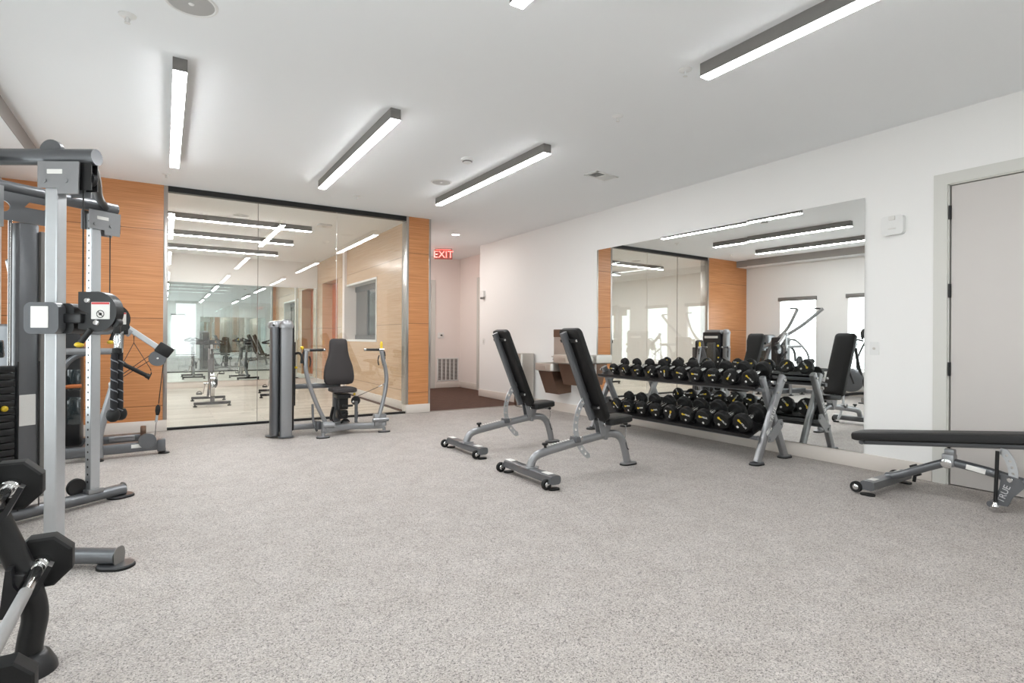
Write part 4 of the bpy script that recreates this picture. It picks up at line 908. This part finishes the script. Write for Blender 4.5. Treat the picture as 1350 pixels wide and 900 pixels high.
# triceps rope hanging from the near housing
hc = nl(UPN, 1.245 + .035) - ND * .225
tr = hc - ND * .085 - Vector((0, 0, .12))
rp = thing('triceps_rope', 'black twisted triceps rope hanging from the near cable arm', 'exercise rope', tr)
MB().tube([(.012 * math.cos(2 * PI * q / 16), 0, -.02 + .026 * math.sin(2 * PI * q / 16)) for q in range(16)], .004, seg=8, closed=True).box((0, 0, -.055), (.022, .016, .03), bev=.004).build('carabiner', 'chrome', rp)
for s in (-1, 1):
    y_ = .010 * s; xx = .010 * s
    MB().cyl((xx, y_, -.085), (xx * 1.2, y_ * 1.2, -.385), .015, seg=14).build('rope_strand', 'ropedark', rp)
    sp = [(xx * (1 + .2 * q / 60) + .0145 * math.cos(q * .62), y_ * (1 + .2 * q / 60) + .0145 * math.sin(q * .62), -.088 - .29 * q / 60) for q in range(61)]
    MB().tube(sp, .0032, seg=6).build('rope_twist', 'ropelight', rp)
    MB().lathe([(0, .03), (.023, .03), (.029, .015), (.030, 0), (.024, -.018), (.012, -.027), (0, -.028)], (xx * 1.3, y_ * 2.6, -.40), seg=20).build('rubber_end', 'rubber', rp)
MB().lathe([(0, 0), (.02, 0), (.022, -.025), (.018, -.03), (0, -.03)], (0, 0, -.062), seg=16).build('collar', 'rubber', rp)

# ------------------------------------------------------------------ low/high cable column machine behind it
cm = thing('cable_row_machine', 'grey cable row machine on a low base beside the orange wood wall', 'exercise machine', (-.5, 6.5, 0))
wp(MB().tube([(-1.05, 6.36, .09), (-.02, 6.50, .09)], .035, .048, square=.012), 'base_rail', 'darkgrey', cm)
wp(MB().tube([(-1.05, 6.86, .11), (-.20, 6.90, .11)], .035, .045, square=.012).tube([(-.62, 6.40, .09), (-.62, 6.88, .10)], .03, .04, square=.012), 'rear_rail', 'darkgrey', cm)
wp(MB().box((-.02, 6.50, .085), (.07, .10, .12), bev=.01), 'end_bracket', 'darkgrey', cm)
for x, y in ((.0, 6.50), (-.52, 6.36), (-1.0, 6.38), (-.95, 6.88), (-.22, 6.90)):
    f = MB().lathe([(0, .0), (.05, .0), (.052, .008), (.045, .014), (.018, .018), (.018, .05), (0, .05)], (x, y, 0), seg=20); wp(f, 'leveling_foot', 'black', cm)
wp(MB().lathe([(0, -.012), (.072, -.012), (.075, 0), (.072, .012), (0, .012)], (-.135, 6.43, .145), (0, 1, 0), 30), 'low_pulley', 'darkgrey', cm)
wp(MB().box((-.22, 6.435, .10), (.09, .004, .035), rot=(0, 0, R(7)), bev=.001), 'warning_label', 'offwhite', cm)
wp(MB().tube([(-.505, 6.37, .03), (-.510, 6.37, .22), (-.46, 6.38, .46), (-.395, 6.40, .74), (-.365, 6.40, 1.0), (-.355, 6.40, 1.18)], .033, .028, smooth=3, seg=18, upv=(0, 1, 0)), 'column', 'grey', cm)
wp(MB().tube([(-.37, 6.40, .98), (-.36, 6.40, 1.19)], .038, .036, seg=18).lathe([(0, -.04), (.03, -.04), (.03, .04), (0, .04)], (-.36, 6.40, 1.02), (0, 1, 0), 20), 'column_head', 'upright', cm)
wp(MB().box((-.40, 6.40, .70), (.08, .08, .05), bev=.008), 'column_collar', 'upright', cm)
wp(MB().tube([(-1.0, 6.42, 1.015), (-.37, 6.40, 1.015)], .026, .030, seg=16), 'horizontal_tube', 'grey', cm)
wp(MB().tube([(-.80, 6.42, .70), (-.775, 6.42, .86), (-.70, 6.42, .96), (-.58, 6.42, 1.01)], .024, smooth=5), 'curved_brace', 'darkgrey', cm)
wp(MB().tube([(-.35, 6.38, 1.28), (-.03, 6.38, 1.03)], .026, .030, square=.006, upv=(0, 1, 0)), 'swing_arm', 'upright', cm, smooth=False)
wp(MB().lathe([(0, -.05), (.04, -.05), (.045, 0), (.04, .05), (0, .05)], (-.335, 6.39, 1.265), (0, 1, 0), 20).box((-.30, 6.39, 1.20), (.08, .09, .07), rot=(0, R(38), 0), bev=.01), 'arm_pivot', 'grey', cm)
wp(MB().box((.0, 6.38, 1.025), (.14, .09, .105), rot=(0, R(35), 0), bev=.012), 'arm_head', 'black', cm)
wp(MB().lathe([(0, -.03), (.072, -.03), (.075, -.02), (.075, .02), (.072, .03), (0, .03)], (-.055, 6.38, .945), (0, 1, 0), 30), 'head_pulley', 'darkgrey', cm)
wp(MB().lathe([(0, 0), (.012, 0), (.009, .006), (0, .007)], (-.055, 6.35, .945), (0, -1, 0), 12), 'pulley_bolt', 'chrome', cm)
wp(MB().cyl((-.005, 6.38, .92), (-.045, 6.42, .50), .004, seg=8).cyl((-.06, 6.43, .36), (-.075, 6.43, .18), .0025, seg=8).cyl((-.11, 6.38, .98), (-.33, 6.38, .80), .0035, seg=8).cyl((-.11, 6.38, .93), (-.34, 6.38, .765), .0035, seg=8), 'cable', 'cable', cm)
wp(MB().lathe([(0, 0), (.014, .01), (.022, .05), (.020, .09), (.008, .11), (0, .11)], (-.055, 6.43, .38), (.06, -.02, 1), 14), 'cable_stop', 'rubber', cm)
wp(MB().cyl((-.065, 6.43, .32), (-.055, 6.43, .40), .012), 'swivel', 'upright', cm)
wp(MB().box((-.84, 6.76, .66), (.34, .26, 1.10), bev=.03), 'weight_tower', 'blackplastic', cm)
wp(MB().box((-.72, 6.626, .45), (.10, .006, .26), bev=.002).box((-.72, 6.626, .74), (.10, .006, .20), bev=.002), 'tower_panel', 'screen', cm)
f = MB().lathe([(0, -.02), (.10, -.02), (.115, -.012), (.10, 0), (.115, .012), (.10, .02), (0, .02)], (-.93, 6.40, .70), (0, 1, 0), 32); wp(f, 'guide_wheel', 'blackplastic', cm)
wp(MB().lathe([(0, 0), (.03, 0), (.026, .02), (0, .022)], (-.93, 6.378, .70), (0, -1, 0), 18), 'wheel_hub', 'chrome', cm)
wp(MB().tube([(-.80, 6.36, .66), (-.88, 6.36, .42), (-.95, 6.36, .30)], .018, smooth=4).lathe([(0, -.03), (.022, -.03), (.022, .03), (0, .03)], (-.875, 6.35, .44), (0, 1, 0), 16).lathe([(0, -.03), (.022, -.03), (.022, .03), (0, .03)], (-.945, 6.35, .31), (0, 1, 0), 16), 'link_arm', 'upright', cm)
wp(MB().cyl((-.78, 6.60, .68), (-.66, 6.60, .685), .018, bev=.004), 'pop_handle', 'orange', cm)
wp(MB().box((-.36, 6.90, .12), (.22, .12, .05), bev=.01).tube([(-.42, 6.84, .14), (-.27, 6.84, .14)], .012), 'foot_rest', 'grey', cm)
wp(MB().box((-.18, 6.86, .16), (.05, .09, .14), bev=.006), 'rail_end', 'bronze', cm)
dg = thing('stirrup_grip', 'black foam stirrup handle hanging on straps from the swing arm', 'exercise grip', (-.245, 6.36, 1.18))
MB().tube([(-.012, 0, 0), (0, 0, .02), (.012, 0, 0), (0, 0, -.02)], .004, seg=8, closed=True).build('ring', 'chrome', dg)
MB().tube([(0, 0, -.02), (0, 0, -.085), (-.085, 0, -.28)], .005, .003, seg=8).tube([(0, 0, -.085), (.135, 0, -.34)], .005, .003, seg=8).build('strap', 'cable', dg)
MB().cyl((-.075, 0, -.29), (.105, 0, -.40), .019, bev=.004).build('foam_grip', 'rubber', dg)
MB().cyl((-.095, 0, -.277), (-.07, 0, -.293), .024).cyl((.10, 0, -.397), (.125, 0, -.412), .024).tube([(.135, 0, -.34), (.14, 0, -.38), (.115, 0, -.44)], .006).build('grip_end', 'black', dg)

# ------------------------------------------------------------------ barbell rack and barbells
br = thing('barbell_rack', 'black barbell rack post at the lower left edge', 'barbell rack', (-.42, 2.0, 0))
for y in (2.50, 1.15):
    wp(MB().tube([(-.395, y, .04), (-.385, y, .12), (-.375, y, .21), (-.405, y, .34), (-.46, y, .50), (-.56, y, .78), (-.66, y, 1.06), (-.72, y, 1.24)], .038, .038, smooth=5, seg=22, upv=(0, 1, 0)), 'post', 'black', br)
    wp(MB().lathe([(0, 0), (.085, 0), (.082, .02), (.062, .06), (.045, .07), (0, .07)], (-.395, y, 0), seg=26), 'post_foot', 'blackplastic', br)
    wp(MB().tube([(-.395, y, .03), (-1.05, y, .03)], .03, .03, square=.008).tube([(-.70, y, 1.18), (-1.05, y, .05)], .03, .03, seg=16), 'rear_leg', 'black', br)
    for x, z in ((-.372, .325), (-.448, .60), (-.53, .84)):
        wp(MB().prism([(-.09, -.09), (-.045, -.09), (.005, -.03), (.045, .055), (.033, .062), (-.005, -.012), (-.035, -.022), (-.055, .01), (-.06, .065), (-.075, .065)], .05, frame((x + .01, y - .0 - .07, z), (1, 0, 0), (0, 0, 1))), 'saddle', 'blackplastic', br)
        wp(MB().box((x - .055, y - .02, z - .03), (.03, .1, .14), rot=(0, R(18), 0), bev=.006), 'saddle_bracket', 'black', br)
wp(MB().tube([(-1.02, 2.50, .06), (-1.02, 1.15, .06)], .03).tube([(-.70, 2.5, 1.12), (-.70, 1.15, 1.12)], .03), 'crossbar', 'black', br)
def barbell(x, z, y1, r, label, y0=.85):
    o = thing('barbell', label, 'barbell', (x, (y0 + y1) / 2, z), 0, 'fixed barbells on the rack'); hl = (y1 - y0) / 2
    for s in (1, -1):
        MB().lathe([(0, 0), (r * .9, 0), (r * .985, .006), (r, .014), (r, .060), (r * .985, .068), (r * .9, .074), (0, .074)], (0, s * hl, 0), (0, s, 0), 8, PI / 8).build('weight_head', 'rubber', o, angle=20)
        MB().lathe([(0, -.055), (.020, -.055), (.0285, -.045), (.032, -.02), (.032, 0), (0, 0)], (0, s * hl, 0), (0, s, 0), 24).build('collar', 'chrome', o)
    MB().cyl((0, -hl + .02, 0), (0, hl - .02, 0), .0165, seg=24).build('shaft', 'chrome', o)
    kn = mat('knurled_chrome', srgb(170, 170, 170), .42, 1, bump=(900, .8)) if 'knurled_chrome' not in bpy.data.materials else bpy.data.materials['knurled_chrome']
    for s in (1, -1): MB().cyl((0, s * .10, 0), (0, s * (hl - .26), 0), .0172, seg=24).build('knurled_grip', kn, o)
    return o
barbell(-.364, .358, 2.53, .095, 'fixed barbell on the middle rack saddles with the lower visible octagonal head')
barbell(-.444, .638, 2.53, .090, 'fixed barbell on the upper rack saddles with the higher octagonal head')
barbell(-.405, .115, 2.16, .088, 'fixed barbell at the bottom left corner, lowest of all', 1.25)

# ------------------------------------------------------------------ lever pulldown machine (window side)
lv_ = thing('lever_pulldown_machine', 'pulldown machine with two long curved arms in front of the window, seen in the mirror', 'exercise machine', (-.9, 6.6, 0))
lm = lv_
wp(MB().tube([(-1.28, 5.62, .06), (-1.28, 6.25, .06)], .035, .04, square=.012).tube([(-1.2, 7.3, .06), (-.62, 7.3, .06)], .035, .04, square=.012).tube([(-1.15, 5.9, .06), (-1.15, 7.3, .06)], .035, .04, square=.012), 'base_frame', 'grey', lm)
wp(MB().tube([(-1.15, 6.95, .06), (-1.15, 6.95, .75), (-1.12, 6.85, 1.15)], .035, .045, smooth=4).tube([(-.80, 7.28, .06), (-.80, 7.1, .65), (-.86, 6.95, 1.15)], .03, .035, smooth=4), 'upright_frame', 'grey', lm)
wp(MB().box((-1.28, 7.36, .66), (.34, .30, 1.22), bev=.05, seg=3), 'weight_tower', 'darkgrey', lm)
wp(MB().box((-1.10, 7.36, .62), (.01, .22, .95), bev=.003), 'tower_panel', 'screen', lm)
for pts in ([(-.74, 7.12, .98), (-.80, 6.80, 1.15), (-.90, 6.35, 1.45), (-.98, 5.95, 1.80)], [(-1.12, 7.18, .98), (-1.10, 6.95, 1.20), (-1.14, 6.75, 1.45), (-1.18, 6.58, 1.83)]):
    a = wp(MB().tube(pts, .024, .034, smooth=7, seg=16), 'lever_arm', 'grey', lm)
    x, y, z = pts[-1]; wp(MB().cyl((x, y, z), (x, y + .17, z + .01), .016, bev=.004), 'handgrip', 'blackplastic', lm, a)
wp(MB().cyl((-1.2, 7.12, 1.0), (-.68, 7.12, 1.0), .045).box((-.78, 7.2, .98), (.14, .2, .14), bev=.02), 'pivot_shaft', 'darkgrey', lm)
wp(MB().cyl((-1.28, 6.30, .70), (-.96, 6.30, .70), .055, bev=.02), 'thigh_roller', 'vinyl', lm)
wp(MB().tube([(-1.12, 6.85, 1.12), (-1.12, 6.6, 1.15), (-1.12, 6.35, .9), (-1.12, 6.30, .72)], .022, smooth=4), 'roller_bracket', 'grey', lm)
cushion(rrect(.34, .32, .06), .06, Matrix.Translation((-1.12 + .9, 6.12 - 6.6, .50)), .02).build('seat_pad', 'vinyl', lm)
wp(MB().tube([(-1.12, 6.12, .06), (-1.12, 6.12, .5)], .03, .035, square=.01, upv=(0, 1, 0)), 'seat_post', 'grey', lm)

# ------------------------------------------------------------------ upright air bike by the window
ab = thing('air_bike', 'dark upright exercise bike by the window, seen at the mirror edge', 'exercise bike', (-1.08, 5.15, 0), R(90))
MB().tube([(-.45, -.22, .04), (-.45, .22, .04)], .025).tube([(.45, -.22, .04), (.45, .22, .04)], .025).tube([(-.45, 0, .05), (0, 0, .12), (.45, 0, .05)], .03, smooth=4).build('base', 'black', ab)
MB().lathe([(0, -.04), (.20, -.04), (.235, -.02), (.235, .02), (.20, .04), (0, .04)], (.30, 0, .36), (0, 1, 0), 36).build('fan_wheel', 'darkgrey', ab)
MB().tube([(-.15, 0, .12), (-.22, 0, .5), (-.26, 0, .82)], .026, smooth=4).tube([(0, 0, .12), (.15, 0, .6), (.22, 0, 1.0)], .028, smooth=4).build('frame', 'black', ab)
cushion(rrect(.26, .2, .07), .06, Matrix.Translation((-.28, 0, .82)), .02).build('saddle', 'vinyl', ab)
for s in (-1, 1):
    MB().tube([(.18, .16 * s, .3), (.28, .2 * s, .7), (.18, .24 * s, 1.05), (.10, .24 * s, 1.16), (-.02, .24 * s, 1.14)], .017, smooth=5).build('swing_handle', 'blackplastic', ab)
    MB().box((.02 + .12 * s, .13 * s, .28 + .1 * s), (.11, .08, .03), bev=.006).cyl((.02, 0, .3), (.02 + .12 * s, .11 * s, .28 + .1 * s), .011).build('pedal', 'black', ab)
MB().box((.24, 0, 1.06), (.04, .18, .13), rot=(0, R(-20), 0), bev=.01).build('console', 'screen', ab)

# ------------------------------------------------------------------ spin bikes in the studio (front toward -Y after rotation)
def spin_bike():
    o = thing('spin_bike', 'dark spin bike standing alone behind the glass, left of the chest press tower', 'exercise bike', (.68, 10.95, 0), R(-90), 'spin bikes in the glass studio')
    MB().tube([(.52, -.27, .055), (.52, .27, .055)], .028, .022, square=.008).build('front_foot_bar', 'black', o)
    MB().tube([(-.46, -.27, .055), (-.46, .27, .055)], .028, .022, square=.008).build('rear_foot_bar', 'black', o)
    for x in (.52, -.46):
        for y in (-.25, .25): MB().lathe([(0, 0), (.03, 0), (.03, .018), (.012, .022), (.012, .04), (0, .04)], (x, y, 0), seg=16).build('leveling_foot', 'rubber', o)
    MB().tube([(.52, 0, .07), (.40, 0, .32), (.34, 0, .60), (.30, 0, .86)], .034, .03, smooth=4).tube([(-.46, 0, .07), (-.1, 0, .33), (.36, 0, .50)], .03, .036, smooth=4).tube([(-.12, 0, .33), (-.22, 0, .60), (-.26, 0, .74)], .028, .034, smooth=4).tube([(.52, .0, .1), (.1, 0, .12), (-.46, 0, .08)], .02, smooth=3).build('frame', 'darkgrey', o)
    MB().lathe([(0, -.012), (.19, -.012), (.195, -.028), (.23, -.028), (.235, 0), (.23, .028), (.195, .028), (.19, .012), (0, .012)], (.38, 0, .33), (0, 1, 0), 40).build('flywheel', 'chrome', o)
    MB().prism([(-.05, -.1), (.34, -.02), (.34, .08), (.0, .1), (-.1, .06)], .03, frame((.03, .07, .36), (1, 0, 0), (0, 0, 1))).build('chain_guard', 'black', o)
    for s in (-1, 1):
        p = MB().cyl((.0, .08 * s, .34), (.0 + .0 * s, .11 * s, .34 + .17 * s), .012); p.cyl((0, 0, .34), (0, .1 * s, .34), .016); c_ = p.build('crank', 'chrome', o)
        MB().box((.0, .17 * s, .34 + .17 * s), (.10, .09, .022), bev=.004).tube([(.04, .13 * s, .36 + .17 * s), (.09, .17 * s, .39 + .17 * s), (.04, .21 * s, .36 + .17 * s)], .006, seg=8, smooth=4).build('pedal', 'blackplastic', c_)
    MB().tube([(.30, 0, .84), (.27, 0, 1.02)], .022).build('handlebar_post', 'upright', o)
    MB().tube([(.46, -.05, 1.12), (.40, -.12, 1.08), (.26, -.23, 1.04), (.27, 0, 1.03), (.26, .23, 1.04), (.40, .12, 1.08), (.46, .05, 1.12)], .016, smooth=5, seg=12).build('handlebar', 'rubber', o)
    MB().box((.30, 0, 1.07), (.03, .09, .06), bev=.006).build('console', 'black', o)
    MB().tube([(-.26, 0, .72), (-.29, 0, .92)], .022).tube([(-.38, 0, .93), (-.20, 0, .93)], .018).build('saddle_post', 'grey', o)
    cushion([(-.13, -.08), (-.05, -.07), (.05, -.03), (.14, -.018), (.155, 0), (.14, .018), (.05, .03), (-.05, .07), (-.13, .08), (-.15, 0)], .05, Matrix.Translation((-.30, 0, .945)), .015).build('saddle', 'vinyl', o)
    MB().cyl((.36, 0, .80), (.38, 0, .92), .012).ball((.385, 0, .93), .022).build('resistance_knob', 'black', o)
    return o
sb = spin_bike()
dup(sb, (1.86, 11.9, 0), R(-96), 'spin bike mostly hidden behind the chest press tower, seen in the studio mirror')
